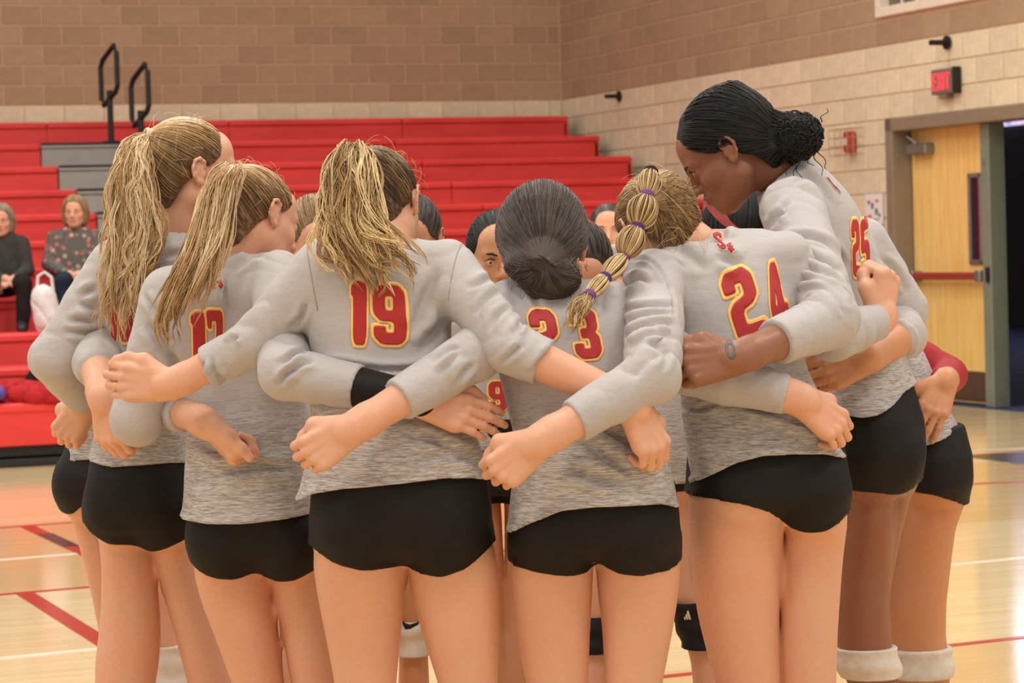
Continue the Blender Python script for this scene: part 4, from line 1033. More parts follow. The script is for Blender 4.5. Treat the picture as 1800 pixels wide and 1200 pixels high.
p19 = dict(x=700, D=5.35, seed=19, label='fair blonde player in grey jersey number 19 seen from behind', skin=SK_F, jersey=jersey_mat('grey_jersey_19', 1.07),
    torso=[(420, 625, 735, .03, .05), (428, 585, 765, .02, .062), (442, 548, 792, .01, .074), (500, 536, 797, 0, .09), (560, 538, 793, 0, .094), (620, 546, 788, 0, .09), (690, 546, 805, -.005, .095), (750, 545, 832, -.015, .118), (810, 537, 850, -.02, .135), (860, 524, 862, -.02, .143), (900, 515, 866, -.02, .146)],
    hem=[(500, 885), (522, 884), (548, 868), (600, 857), (700, 847), (780, 838), (830, 840), (866, 850), (880, 853)], waist=690,
    hips=[(800, 556, 846, -.01, .11), (850, 550, 855, -.015, .125), (900, 548, 860, -.015, .13), (950, 548, 862, -.01, .125), (975, 560, 856, .01, .10), (992, 585, 835, .05, .05)],
    glutes=[(632, 925, .083), (780, 930, .083)],
    shem=[(535, 960), (550, 968), (585, 990), (640, 1004), (695, 1000), (712, 1000), (730, 1010), (775, 1016), (820, 1000), (866, 962), (880, 955)],
    legs=[[(930, 556, 716, -.01, .10), (990, 550, 716, 0, 0), (1050, 559, 711, .01, 0), (1100, 569, 706, .015, 0), (1150, 579, 702, .02, 0), (1200, 588, 697, .02, 0)],
          [(930, 712, 862, -.01, .10), (990, 716, 874, 0, 0), (1040, 722, 878, .01, 0), (1100, 739, 878, .015, 0), (1150, 754, 877, .02, 0), (1200, 770, 875, .02, 0)]],
    neck=((675, 432, 5.37), (670, 375, 5.41), .054),
    head=Head(Pt(668, 362, 5.43), (.30, .86, -.36), (-.02, .36, .93), .98),
    arms=[dict(S=(572, 470, 5.35), E=(446, 602, 5.36), W=(300, 678, 5.40), cuff=.55, r=(.056, .045, .039, .029), hand=dict(X=(-1, .05, .12), right=False, curl=(35, 75, 40), thumb='along', size=.98)),
          dict(S=(785, 470, 5.35), E=(897, 610, 5.20), W=(1112, 710, 5.15), cuff=.28, r=(.053, .043, .041, .031), hand=dict(X=(.42, .06, -.9), right=True, curl=(42, 62, 40), thumb='in', Z=(.45, -.85, .3), spread=0))],
    digits=[('1', (617, 605), (644, 606), (618, 494)), ('9', (658, 604), (716, 606), (654, 500))], hair=hair19)

# ---- number 17
def hair17(H, root, org):
    cap = hair_cap(H, root, org, BLOND, .008, tint=.12); S = Strands(); tie = A3((-.01, -.080, .090)); rg = np.random.default_rng(17)
    scalp_strands(S, H, cap, tie, 1100, .0010, (.05, .42), .75, rg); T = H.T(tie)
    g = lambda *p: [T] + [Pt(*q) for q in p]
    tail_strands(S, g((405, 300, 5.60), (388, 335, 5.56), (368, 420, 5.50), (345, 490, 5.475), (325, 560, 5.475)), [.010, .026, .042, .048, .042, .02], 300, .002, (.4, .9), .05, .006, 2.0, rg, 22, (1, .5, .6))
    tail_strands(S, g((402, 300, 5.60), (378, 345, 5.56), (348, 430, 5.50), (312, 500, 5.475), (290, 560, 5.475), (300, 605, 5.48)), [.008, .02, .034, .04, .03, .01], 180, .002, (.35, .8), -.1, .006, 2.0, rg, 22, (1, .5, .6))
    flyaways(S, H, 0, 80, rg, .8); ho = S.build('ponytail', BLOND, root, org); tie_ring('hair_tie', T, H.R @ A3((0, -.8, .5)), .017, .0042, BLKT, ho, org)
p17 = dict(x=440, D=5.65, seed=17, seams=0, label='blonde player in grey jersey number 17 with a straight ponytail', skin=SK_F, jersey=jersey_mat('grey_jersey_17', 1.03),
    torso=[(440, 385, 470, .05, .05), (452, 345, 500, .04, .065), (475, 295, 515, .02, .075), (520, 270, 520, .0, .09), (580, 280, 525, 0, .095), (650, 308, 535, 0, .095), (720, 324, 545, -.01, .10), (790, 327, 552, -.02, .125), (850, 324, 556, -.025, .14), (905, 319, 560, -.025, .145), (940, 316, 562, -.025, .145)],
    hem=[(305, 913), (322, 914), (370, 917), (430, 916), (490, 910), (545, 904), (600, 900)], waist=760,
    hips=[(850, 336, 556, -.01, .12), (910, 336, 560, -.015, .13), (960, 338, 562, -.01, .125), (990, 345, 558, .01, .10), (1008, 370, 540, .05, .05)],
    glutes=[(395, 945, .080), (505, 950, .080)],
    shem=[(330, 990), (342, 1002), (370, 1016), (410, 1021), (445, 1010), (460, 1014), (490, 1024), (520, 1020), (560, 1000), (580, 995)],
    legs=[[(950, 340, 466, -.01, .09), (1010, 342, 473, 0, 0), (1060, 356, 480, .01, 0), (1100, 372, 488, .015, 0), (1150, 390, 494, .02, 0), (1200, 408, 500, .02, 0)],
          [(950, 455, 564, -.01, .09), (1010, 473, 566, 0, 0), (1060, 482, 574, .01, 0), (1100, 494, 582, .015, 0), (1200, 512, 600, .02, 0)]],
    neck=((425, 458, 5.70), (437, 410, 5.70), .052),
    head=Head(Pt(446, 388, 5.73), (.72, .62, -.30), (.10, .32, .94), .98),
    arms=[dict(S=(300, 520, 5.65), E=(240, 738, 5.62), W=(285, 690, 5.85), cuff=.9, r=(.056, .050, .042, .03)),
          dict(S=(488, 488, 5.62), E=(502, 655, 5.29), W=(735, 702, 5.21), cuff=.56, r=(.054, .049, .043, .030), hand=dict(X=(.9, 0, -.30), right=True, curl=(18, 22, 12), thumb='along', Z=(.1, -1, .25), spread=1))],
    digits=[('1', (338, 640), (362, 640), (336, 548)), ('7', (374, 640), (402, 640), (362, 545))], emblem=((364, 508), (392, 508), (364, 478)), hair=hair17)
def ex17(root, org, sp):
    a = sp['arms'][1]; S_, E_, W_ = a['pts']; r = a['rr']
    V, Q = sdf_mesh([cone(E_ + (W_ - E_) * .40, W_ + (W_ - E_) * .03, r[2] + .001, r[3] + .004, 0)], .004); link('arm_sleeve', npmesh('arm_sleeve', V - org, Q), SHORTS, root)['label'] = 'black compression sleeve on the forearm'
p17['extra'] = ex17

# ---- number 15 (tall, far left)
def hair15(H, root, org):
    cap = hair_cap(H, root, org, BLOND, .008, tint=.12); S = Strands(); tie = A3((0, -.096, .078)); rg = np.random.default_rng(15)
    scalp_strands(S, H, cap, tie, 1100, .0010, (.05, .42), .75, rg); T = H.T(tie)
    g = lambda *p: [T] + [Pt(*q) for q in p]
    tail_strands(S, g((240, 262, 5.89), (232, 320, 5.86), (236, 400, 5.84), (225, 480, 5.81), (212, 540, 5.80), (208, 590, 5.80)), [.012, .035, .055, .06, .05, .045, .03], 330, .0021, (.45, .95), .05, .008, 3.2, rg, 24, (1, .5, .6))
    tail_strands(S, g((236, 262, 5.89), (222, 320, 5.86), (212, 400, 5.83), (205, 480, 5.81), (200, 545, 5.80)), [.010, .03, .045, .05, .045, .03], 200, .0021, (.5, 1.0), .05, .008, 3.2, rg, 24, (1, .5, .6))
    tail_strands(S, g((244, 262, 5.89), (245, 320, 5.86), (268, 400, 5.84), (262, 450, 5.82), (245, 500, 5.81)), [.010, .025, .035, .04, .03, .02], 120, .0021, (.4, .8), .05, .008, 3.2, rg, 22, (1, .5, .6))
    flyaways(S, H, 0, 80, rg, .8); ho = S.build('ponytail', BLOND, root, org); tie_ring('hair_tie', T, H.R @ A3((0, -.9, .35)), .016, .0045, CREAMT, ho, org)
p15 = dict(x=250, D=5.95, seed=15, seams=0, label='tall blonde player in grey jersey number 15 with long wavy ponytail', skin=SK_F, jersey=jersey_mat('grey_jersey_15', 1.02),
    torso=[(392, 285, 345, .03, .05), (405, 262, 352, .02, .062), (430, 225, 352, .01, .085), (480, 195, 340, 0, .11), (540, 188, 335, 0, .125), (600, 190, 330, 0, .125), (660, 192, 328, 0, .12), (720, 180, 332, -.01, .125), (780, 163, 336, -.02, .135), (830, 155, 340, -.02, .14)],
    hem=[(140, 808), (160, 812), (200, 818), (250, 815), (300, 812), (340, 816), (360, 818)], waist=700,
    hips=[(770, 168, 336, -.01, .12), (830, 160, 340, -.02, .14), (890, 158, 342, -.02, .145), (925, 164, 340, -.01, .13), (945, 185, 325, .05, .06)],
    glutes=[(212, 890, .082), (285, 895, .085)],
    shem=[(145, 920), (160, 938), (190, 957), (225, 958), (240, 962), (262, 973), (290, 965), (337, 943), (360, 935)],
    legs=[[(890, 165, 262, -.01, .10), (960, 176, 268, 0, 0), (1000, 179, 272, .0, 0), (1060, 178, 280, .01, 0), (1110, 174, 283, .015, 0), (1160, 168, 280, .015, 0), (1200, 167, 274, .01, 0)],
          [(890, 250, 340, -.01, .10), (960, 264, 340, .0, 0), (1020, 280, 352, .01, 0), (1080, 298, 370, .015, 0), (1140, 314, 388, .02, 0), (1200, 330, 408, .02, 0)]],
    neck=((316, 402, 5.97), (326, 340, 5.96), .054),
    head=Head(Pt(334, 303, 5.97), (.90, .40, -.02), (.03, .0, 1), 1.02),
    arms=[dict(S=(205, 470, 5.92), E=(105, 632, 5.90), W=(152, 706, 6.08), cuff=.93, r=(.060, .056, .048, .030), hand=dict(X=(-.55, .25, -.75), right=False, curl=(50, 80, 40), thumb='in', Z=(-.3, -.9, -.1))),
          dict(S=(315, 455, 5.95), E=(238, 690, 5.86), W=(362, 742, 5.50), cuff=.72, r=(.055, .046, .040, .029), hand=dict(X=(.55, -.15, -.75), right=True, curl=(75, 85, 50), thumb='along', Z=(-.75, -.30, -.5)))],
    digits=[('1', (196, 600), (207, 601), (196, 500)), ('5', (211, 601), (233, 600), (214, 490))], hair=hair15, eyes=1, brow=BROWL)
# ---- leftmost, half hidden
pL = dict(x=170, D=6.45, seed=3, label='half hidden player at the far left behind the tall blonde', skin=SK_F, jersey=jersey_mat('grey_jersey_left', 1.02),
    torso=[(430, 235, 320, .03, .06), (450, 190, 345, .01, .085), (520, 170, 335, 0, .11), (600, 155, 315, 0, .12), (680, 138, 290, 0, .12), (740, 124, 280, -.01, .125), (800, 117, 278, -.02, .13), (840, 114, 276, -.02, .13)],
    hem=[(100, 812), (120, 811), (160, 806), (260, 806), (300, 806)], waist=720,
    hips=[(780, 120, 275, -.01, .12), (830, 114, 276, -.02, .135), (870, 113, 275, -.02, .13), (900, 122, 265, 0, .11)],
    glutes=[(152, 850, .08), (225, 850, .08)], shem=[(100, 900), (118, 906), (130, 902), (160, 878), (220, 890), (290, 890)],
    legs=[[(850, 116, 205, -.01, .10), (900, 122, 200, 0, 0), (960, 140, 205, .0, 0), (1040, 160, 215, .01, 0), (1120, 176, 228, .01, 0), (1180, 182, 230, .01, 0)],
          [(850, 200, 280, -.01, .10), (900, 205, 282, 0, 0), (1000, 225, 290, .0, 0), (1080, 240, 300, .01, 0), (1180, 270, 325, .01, 0)]],
    pads=[(1138, 1230, 1, KPW, .012)],
    neck=((270, 442, 6.47), (275, 400, 6.48), .05), head=Head(Pt(272, 362, 6.5), (.85, .2, -.2), (.2, 0, .95), .92),
    arms=[dict(S=(205, 490, 6.35), E=(92, 630, 6.28), W=(160, 720, 6.2), cuff=.9, r=(.056, .052, .045, .03)),
          dict(S=(215, 500, 6.2), E=(172, 640, 5.82), W=(180, 698, 5.66), cuff=.2, fold=.0005, r=(.050, .050, .041, .030), hand=dict(X=(.14, -.05, -.9), right=True, curl=(40, 60, 30), size=.95, spread=1, thumb='in', Z=(-.5, -.8, .1)))],
    hair=mk_hair(DKBL, .012, 200))

# ---- number 23
def hair23(H, root, org):
    g = .022; bun = [ell(Pt(962, 488, 5.32), (.062, .05, .042), None, .03), ell(Pt(985, 505, 5.32), (.045, .045, .035), None, .03), ell(Pt(930, 470, 5.34), (.05, .045, .03), None, .03)]
    cap = hair_cap(H, root, org, BRUN, g, .012, None, .25, bun); S = Strands(); rg = np.random.default_rng(23)
    knot = (H.R.T @ (Pt(955, 468, 5.27) - H.c)) / H.s
    scalp_strands(S, H, cap, knot, 1700, .0010, (.1, .65), .15, rg, 9)
    c = Pt(966, 490, 5.32)
    for i in range(420):          # strands drawn from the knot over the low bun and tucked under it
        th = rg.uniform(-3.6, .75); R = rg.uniform(.35, 1.0); k0 = Pt(946 + rg.normal() * 9, 463 + rg.normal() * 5, 5.272); pts = [k0]
        for u in (.35, .65, .9):
            an = th * u + .5 * (1 - u); rad = R * (.55 + .45 * math.sin(u * 2.2)); dep = -.052 * math.sqrt(max(.02, 1 - (R * .93) ** 2))
            pts.append(c + A3((.064 * rad * math.cos(an), dep + .012 * u, .044 * rad * math.sin(an))))
        pts.append(c + A3((.012 + rg.normal() * .01, -.01, -.044))); S.add(catmull(pts, 14), .0015, .0011, rg.uniform(.1, .6), rg.uniform(.25, .85))
    for i in range(26):           # wisps
        x = rg.uniform(890, 1040); pts = [Pt(x, rg.uniform(455, 480), 5.29)]; 
        for q in range(4): pts.append(pts[-1] + A3((rg.normal() * .014, rg.normal() * .004, rg.normal() * .012 - .004)))
        S.add(catmull(pts, 12), .0007, .0004, .5, .7)
    flyaways(S, H, 0, 50, rg, .6); S.build('bun', BRUN, root, org)
p23 = dict(x=1040, D=5.35, seed=23, seams=0, label='brunette player in grey jersey number 23 with a low bun', skin=SK_F, jersey=jersey_mat('grey_jersey_23', 1.03),
    torso=[(492, 925, 1040, .06, .05), (502, 895, 1075, .05, .06), (520, 872, 1100, .03, .075), (570, 862, 1118, .01, .092), (630, 872, 1130, 0, .098), (690, 888, 1140, -.005, .10), (750, 902, 1160, -.015, .115), (810, 905, 1178, -.025, .135), (870, 898, 1188, -.03, .145), (930, 891, 1193, -.03, .148), (960, 890, 1195, -.03, .148)],
    hem=[(880, 945), (895, 940), (930, 918), (985, 893), (1040, 886), (1120, 884), (1165, 884), (1187, 893), (1210, 900)], waist=730,
    hips=[(850, 905, 1184, -.01, .12), (900, 898, 1190, -.015, .13), (950, 895, 1193, -.01, .13), (970, 899, 1190, .01, .10), (988, 925, 1165, .05, .05)],
    glutes=[(972, 935, .080), (1112, 935, .080)],
    shem=[(880, 992), (893, 997), (950, 1008), (1010, 1016), (1035, 1012), (1048, 996), (1056, 996), (1090, 1010), (1130, 1014), (1180, 1005), (1197, 995), (1215, 990)],
    legs=[[(940, 899, 1042, -.01, .10), (1000, 896, 1043, 0, 0), (1050, 899, 1041, .01, 0), (1100, 905, 1038, .015, 0), (1150, 914, 1036, .02, 0), (1200, 925, 1034, .02, 0)],
          [(940, 1045, 1193, -.01, .10), (1000, 1050, 1196, 0, 0), (1050, 1052, 1192, .01, 0), (1100, 1058, 1184, .015, 0), (1150, 1061, 1175, .02, 0), (1200, 1062, 1165, .02, 0)]],
    neck=((968, 512, 5.42), (958, 465, 5.44), .054), head=Head(Pt(955, 440, 5.45), (.03, .80, -.60), (0, .6, .8), 1.0),
    arms=[dict(S=(895, 540, 5.40), E=(838, 622, 5.24), W=(622, 752, 5.10), cuff=.64, r=(.052, .046, .043, .030), hand=dict(X=(-.86, -.05, -.5), right=False, curl=(62, 80, 45), thumb='in')),
          dict(S=(1085, 545, 5.42), E=(1208, 648, 5.36), W=(1408, 700, 5.31), cuff=.88, r=(.052, .047, .044, .031), hand=dict(X=(.75, .18, -.6), right=True, curl=(40, 60, 35), thumb='in', Z=(.35, -.9, .35)))],
    digits=[('2', (945, 640), (992, 640), (926, 545)), ('3', (1015, 632), (1060, 628), (998, 545))], hair=hair23)

# ---- number 24
def hair24(H, root, org):
    cap = hair_cap(H, root, org, DKBL, .014, tint=.2, ears=False); S = Strands(); rg = np.random.default_rng(24)
    t0 = (H.R.T @ (Pt(1144, 305, 5.50) - H.c)) / H.s
    scalp_strands(S, H, cap, t0, 750, .0010, (.12, .6), .5, rg, 9)
    t1 = (H.R.T @ (Pt(1138, 350, 5.44) - H.c)) / H.s; scalp_strands(S, H, cap, t1, 650, .0010, (.1, .55), .3, rg, 9)
    ties = [(1144, 303, 5.47), (1137, 344, 5.41), (1121, 399, 5.375), (1097, 451, 5.35), (1064, 488, 5.30), (1037, 518, 5.26)]
    wid = [.026, .034, .030, .022, .017]
    for i in range(5):
        a, b = Pt(*ties[i]), Pt(*ties[i + 1]); n = 120 if i < 3 else 90
        for q in range(3): S.add([a + (b - a) * u_ for u_ in np.linspace(0, 1, 7)], wid[i] * .55, wid[i] * .55, .3, .35)
        for q in range(n):
            an = rg.uniform(0, 6.28); rr = rg.uniform(.6, 1.0); d = nrm(b - a); u = nrm(np.cross(d, (0, 1, 0))); w = np.cross(d, u)
            ts = np.linspace(0, 1, 12); prof = .009 + (wid[i] - .009) * np.sin(math.pi * ts) ** .7
            path = a + (b - a) * ts[:, None] + (u * math.cos(an) + w * math.sin(an))[None, :] * (prof * rr)[:, None]; t = rg.uniform(.3, .75) + .05 * i
            S.add(path, .0017, .0017, t, t + rg.uniform(-.1, .15))
    tail_strands(S, [Pt(1037, 518, 5.26), Pt(1024, 535, 5.25), Pt(1012, 552, 5.245), Pt(1002, 570, 5.245)], [.007, .014, .016, .012], 90, .0015, (.4, .85), .1, .003, 2, rg, 12)
    flyaways(S, H, 0, 60, rg, .7)
    for i in range(12):
        s0 = Pt(rg.uniform(1150, 1240), rg.uniform(395, 430), 5.46); pts = [s0]
        for q in range(4): pts.append(pts[-1] + A3((rg.normal() * .012, rg.normal() * .004, -.008 + rg.normal() * .008)))
        S.add(catmull(pts, 12), .0006, .0004, .6, .8)
    ho = S.build('bubble_braid', DKBL, root, org)
    for i, t in enumerate(ties):
        a = Pt(*ties[max(0, i - 1)]); b = Pt(*ties[min(5, i + 1)]); tie_ring('hair_tie', Pt(*t), b - a, .0125 - .0006 * i, .0032, [BLKT, PURT2, PURT, PURT2, PURT, PURT2][i], ho, org)
p24 = dict(x=1340, D=5.5, seed=24, seams=0, label='player in grey jersey number 24 with a purple-tied bubble braid', skin=SK_F, jersey=jersey_mat('grey_jersey_24', 1.07),
    torso=[(402, 1245, 1340, .08, .05), (412, 1195, 1372, .07, .062), (428, 1160, 1385, .05, .075), (470, 1128, 1398, .03, .09), (530, 1140, 1404, .01, .098), (590, 1165, 1408, 0, .10), (650, 1186, 1418, -.005, .10), (700, 1196, 1440, -.01, .108), (750, 1203, 1466, -.02, .122), (800, 1208, 1482, -.03, .14), (850, 1210, 1488, -.03, .145), (880, 1210, 1490, -.03, .145)],
    hem=[(1195, 860), (1212, 855), (1250, 832), (1290, 810), (1340, 797), (1400, 795), (1450, 797), (1483, 806), (1510, 812)], waist=690,
    hips=[(770, 1215, 1478, -.01, .115), (820, 1211, 1485, -.02, .13), (870, 1210, 1489, -.02, .135), (895, 1214, 1487, 0, .11), (915, 1240, 1465, .05, .05)],
    glutes=[(1300, 868, .086), (1425, 865, .078)], gdep=.06,
    shem=[(1195, 870), (1215, 873), (1260, 876), (1310, 884), (1350, 898), (1378, 918), (1392, 930), (1420, 937), (1450, 934), (1475, 920), (1492, 904), (1510, 898)],
    legs=[[(860, 1211, 1370, -.02, .105), (900, 1210, 1384, -.025, .108), (950, 1212, 1376, -.01, 0), (1000, 1216, 1374, 0, 0), (1060, 1223, 1371, .01, 0), (1100, 1231, 1369, .015, 0), (1150, 1244, 1370, .02, 0), (1200, 1258, 1373, .02, 0)],
          [(860, 1375, 1486, -.01, .10), (920, 1382, 1489, -.01, .098), (960, 1376, 1484, 0, 0), (1000, 1375, 1480, .005, 0), (1100, 1371, 1473, .015, 0), (1150, 1371, 1471, .02, 0), (1200, 1373, 1470, .02, 0)]],
    neck=((1218, 436, 5.56), (1184, 408, 5.57), .056), head=Head(Pt(1158, 404, 5.60), (-.30, .78, -.55), (-.25, .50, .83), .96),
    arms=[dict(S=(1150, 490, 5.44), E=(1148, 662, 5.17), W=(948, 775, 5.08), cuff=.70, r=(.056, .050, .044, .031), fold=.006, hand=dict(X=(-.80, 0, -.6), right=False, curl=(65, 82, 45), thumb='in')),
          dict(S=(1378, 455, 5.52), E=(1462, 592, 5.55), W=(1552, 562, 5.64), cuff=.88, r=(.054, .047, .043, .030), hand=dict(X=(.12, .1, .9), right=True, curl=(70, 85, 50), thumb='in', Z=(.75, -.65, .1)))],
    digits=[('2', (1300, 602), (1352, 582), (1262, 485)), ('4', (1362, 582), (1390, 572), (1340, 467))], emblem=((1256, 440), (1292, 446), (1252, 408)), hair=hair24)

# ---- number 25
def hair25(H, root, org):
    g = .015; bun = [ell(Pt(1395, 240, 5.83), (.060, .055, .050), None, .012), ell(Pt(1362, 248, 5.84), (.028, .035, .034), None, .012), ell(H.T((0, -.03, .104)), (.05, .07, .018), H.R, .03)]
    cap = hair_cap(H, root, org, BLKH, g, .006, None, .2, bun); S = Strands(); rg = np.random.default_rng(25)
    tie = (H.R.T @ (Pt(1352, 244, 5.82) - H.c)) / H.s
    scalp_strands(S, H, cap, tie, 1500, .0011, (.05, .7), .1, rg, 9, lift=.006)
    c = Pt(1395, 240, 5.83)
    for i in range(420):          # curly bun
        d = rg.normal(size=3); d /= np.linalg.norm(d); o = c + d * A3((.058, .053, .048)); t1 = nrm(np.cross(d, rg.normal(size=3))); t2 = np.cross(d, t1); R = rg.uniform(.006, .016)
        path = [o + (t1 * math.cos(a) + t2 * math.sin(a)) * R + d * (.004 + .004 * math.sin(a)) + t1 * .003 * a for a in np.linspace(0, 5, 10)]; S.add(path, .0016, .001, rg.uniform(.1, .6), rg.uniform(.2, .8))
    for (x, y, ln, dx) in ((1382, 268, .05, -.003), (1392, 272, .05, .004), (1400, 270, .055, .003), (1412, 268, .03, .01), (1428, 262, .06, .012), (1435, 255, .055, .012), (1375, 265, .04, .006), (1440, 215, -.03, .01)):
        o = Pt(x, y, 5.80); path = [o + A3((dx * t * 2 + .005 * math.sin(9 * t + x), .004 * math.cos(9 * t), -ln * t)) for t in np.linspace(0, 1, 16)]; S.add(path, .0016, .0008, .2, .3)
    S.build('curly_bun', BLKH, root, org)
p25 = dict(x=1530, D=5.9, seed=25, seams=0, label='tall dark-haired player in grey jersey number 25 leaning left', skin=SK_D, lip=LIPD, jersey=jersey_mat('grey_jersey_25', 1.10), tn=2.3, yaw=-.5,
    torso=[(290, 1380, 1432, .0, .045), (300, 1362, 1448, .0, .06), (330, 1345, 1474, .0, .085), (380, 1345, 1508, .0, .105), (430, 1365, 1532, 0, .115), (490, 1400, 1552, 0, .115), (550, 1432, 1568, 0, .11), (610, 1455, 1584, 0, .105), (660, 1466, 1596, -.01, .12), (710, 1468, 1608, -.02, .145), (750, 1466, 1614, -.02, .155)],
    hem=[(1450, 722), (1478, 727), (1510, 732), (1540, 727), (1568, 712), (1592, 690), (1620, 680)], waist=650,
    hips=[(680, 1478, 1596, -.01, .11), (740, 1474, 1612, -.02, .13), (800, 1476, 1617, -.02, .135), (840, 1482, 1612, -.01, .12), (870, 1495, 1600, 0, .10)],
    glutes=[(1535, 790, .080), (1565, 800, .075)],
    shem=[(1455, 858), (1490, 862), (1540, 866), (1580, 871), (1600, 866), (1618, 858), (1640, 850)],
    legs=[[(800, 1484, 1580, -.01, .10), (870, 1487, 1572, 0, .09), (930, 1482, 1573, .0, .085), (1000, 1476, 1568, .01, 0), (1060, 1472, 1563, .015, 0), (1120, 1470, 1566, .02, 0), (1160, 1474, 1572, .02, 0), (1200, 1490, 1580, .02, 0)],
          [(800, 1530, 1612, .04, .095), (870, 1535, 1600, .06, .09), (950, 1520, 1580, .10, .08), (1060, 1500, 1560, .14, .07), (1200, 1490, 1550, .16, 0)]],
    pads=[(1138, 1192, 0, KPW, .012)],
    neck=((1388, 318, 5.90), (1318, 275, 5.87), .056), head=Head(Pt(1280, 265, 5.86), (-.83, .10, -.55), (-.54, .04, .84), 1.02), face=(1.15, 1.15, 1.05),
    bulk=[(1390, 335, 5.88, .065, 1445, 385, 5.9, .065)],
    arms=[dict(S=(1392, 368, 5.76), E=(1462, 562, 5.42), W=(1300, 628, 5.23), cuff=.62, r=(.064, .054, .048, .031), fold=.0065, hand=dict(X=(-.95, -.02, -.12), right=False, curl=(60, 78, 40), thumb='along', size=1.05, Z=(0, -.95, .25))),
          dict(S=(1515, 430, 5.98), E=(1588, 545, 6.0), W=(1560, 640, 6.25), cuff=.9, r=(.058, .048, .042, .03))],
    digits=[('2', (1499, 486), (1512, 486), (1494, 386)), ('5', (1514, 494), (1528, 486), (1510, 388))], emblem=((1464, 330), (1478, 342), (1450, 310)), hair=hair25, eyes=1, brow=BROWD)

def ex25(root, org, sp):
    V, Q = sp['arms'][0]['shell']; bv = BVHTree.FromPolygons([tuple(v) for v in V], [tuple(int(i) for i in g_) for g_ in Q])
    el_ = lambda a, b: [(1284 + a * math.cos(t) + .15 * b * math.sin(t), 614 + b * math.sin(t)) for t in np.linspace(0, 2 * math.pi, 20, endpoint=False)]
    o = print_on(bv, el_(9, 17), [el_(4.5, 9)], lambda q_: q_, .0005, 'ink_mark', plain('blue_grey_ink', '62605F', .6), root, org, 4, .0004)
p25['extra'] = ex25
# ---- right end, behind number 25
pR = dict(x=1650, D=6.35, seed=5, label='half hidden player at the right end with white knee pads', skin=SK_M, jersey=jersey_mat('grey_jersey_right', 1.12), yaw=-.3,
    torso=[(430, 1400, 1470, .05, .06), (450, 1380, 1500, .04, .08), (520, 1420, 1560, .03, .11), (600, 1510, 1612, .02, .115), (680, 1560, 1650, .0, .11), (730, 1580, 1672, -.02, .12), (780, 1590, 1694, -.03, .13), (810, 1592, 1700, -.03, .13)],
    hem=[(1580, 790), (1617, 783), (1650, 772), (1687, 756), (1710, 750)], waist=720,
    hips=[(750, 1590, 1690, -.01, .12), (800, 1592, 1704, -.02, .135), (850, 1592, 1706, -.02, .135), (885, 1598, 1698, 0, .11)],
    glutes=[(1650, 830, .076)],
    shem=[(1570, 855), (1600, 862), (1640, 868), (1675, 880), (1697, 890), (1720, 895)],
    legs=[[(820, 1588, 1702, -.01, .11), (880, 1585, 1696, 0, .10), (930, 1577, 1678, .0, .09), (1000, 1567, 1670, .01, 0), (1060, 1562, 1663, .015, 0), (1120, 1562, 1662, .02, 0), (1160, 1566, 1668, .02, 0), (1200, 1572, 1670, .02, 0)],
          [(820, 1570, 1650, .08, .09), (880, 1565, 1640, .1, .09), (1000, 1555, 1630, .12, 0), (1200, 1560, 1630, .15, 0)]],
    pads=[(1138, 1190, 0, KPW, .011)],
    neck=((1435, 438, 6.40), (1420, 410, 6.4), .05), head=Head(Pt(1415, 385, 6.45), (-.9, .1, -.3), (-.3, 0, .95), .9),
    arms=[dict(S=(1545, 470, 6.2), E=(1585, 590, 5.93), W=(1528, 628, 5.72), cuff=.18, r=(.052, .048, .042, .031), hand=dict(X=(-.9, -.1, -.32), right=False, curl=(45, 60, 35), thumb='along'))],
    hair=mk_hair(BRUN, .012, 200))
# ---- far side of the ring
def far(x, D, top, label, seed, skin, head, hair, digits=(), legs=None, pads=(), w=135, extra=None, arms=(), jm=None, face=(1, 1, 1), eyes=1, hips_y=None):
    s = F / D; hz = 455 - .03 * x; Y = lambda z: hz + (EYE - z) * s; X = lambda m: m * s
    rows = [(top, x - X(.055), x + X(.055), .0, .05), (Y(1.38), x - X(.11), x + X(.11), 0, .065), (Y(1.34), x - X(.165), x + X(.165), 0, .08), (Y(1.2), x - X(.17), x + X(.17), 0, .10), (Y(1.05), x - X(.155), x + X(.155), 0, .095), (Y(.9), x - X(.175), x + X(.175), 0, .12), (Y(.8), x - X(.18), x + X(.18), 0, .125)]
    lg = legs or [[(Y(.85), x - X(.165), x - X(.01), 0, .09), (Y(.7), x - X(.165), x - X(.015), 0, .085), (Y(.55), x - X(.15), x - X(.03), 0, .065)], [(Y(.85), x + X(.01), x + X(.165), 0, .09), (Y(.7), x + X(.015), x + X(.165), 0, .085), (Y(.55), x + X(.03), x + X(.15), 0, .065)]]
    return dict(x=x, D=D, seed=seed, label=label, skin=skin, jersey=jm or jersey_mat('grey_jersey_far_%d' % seed, .95), torso=rows, hem=[(x - X(.25), Y(.87)), (x, Y(.86)), (x + X(.25), Y(.87))], waist=Y(1.05),
        hips=[(Y(.95), x - X(.16), x + X(.16), 0, .11), (Y(.85), x - X(.175), x + X(.175), 0, .12), (Y(.76), x - X(.17), x + X(.17), 0, .11)], glutes=[], shem=[(x - X(.3), Y(.71)), (x, Y(.72)), (x + X(.3), Y(.71))], legs=lg, pads=list(pads),
        neck=((x, top + 6, D), (head[0], head[1] + X(.06), head[2]), .05), head=Head(Pt(head[0], head[1], head[2]), head[3], head[4], head[5] if len(head) > 5 else .95), hair=hair, digits=list(digits), extra=extra, arms=list(arms), foot=(0, -1), face=face, eyes=eyes, brow=BROWD, lip=LIPF, hj=.010, hh=.0062, hl=.014, hs=.013)
LIPF = plain('lip_pale', 'BE7C6A', .45); SK_A = skin_mat('olive_skin', 'CC9670')
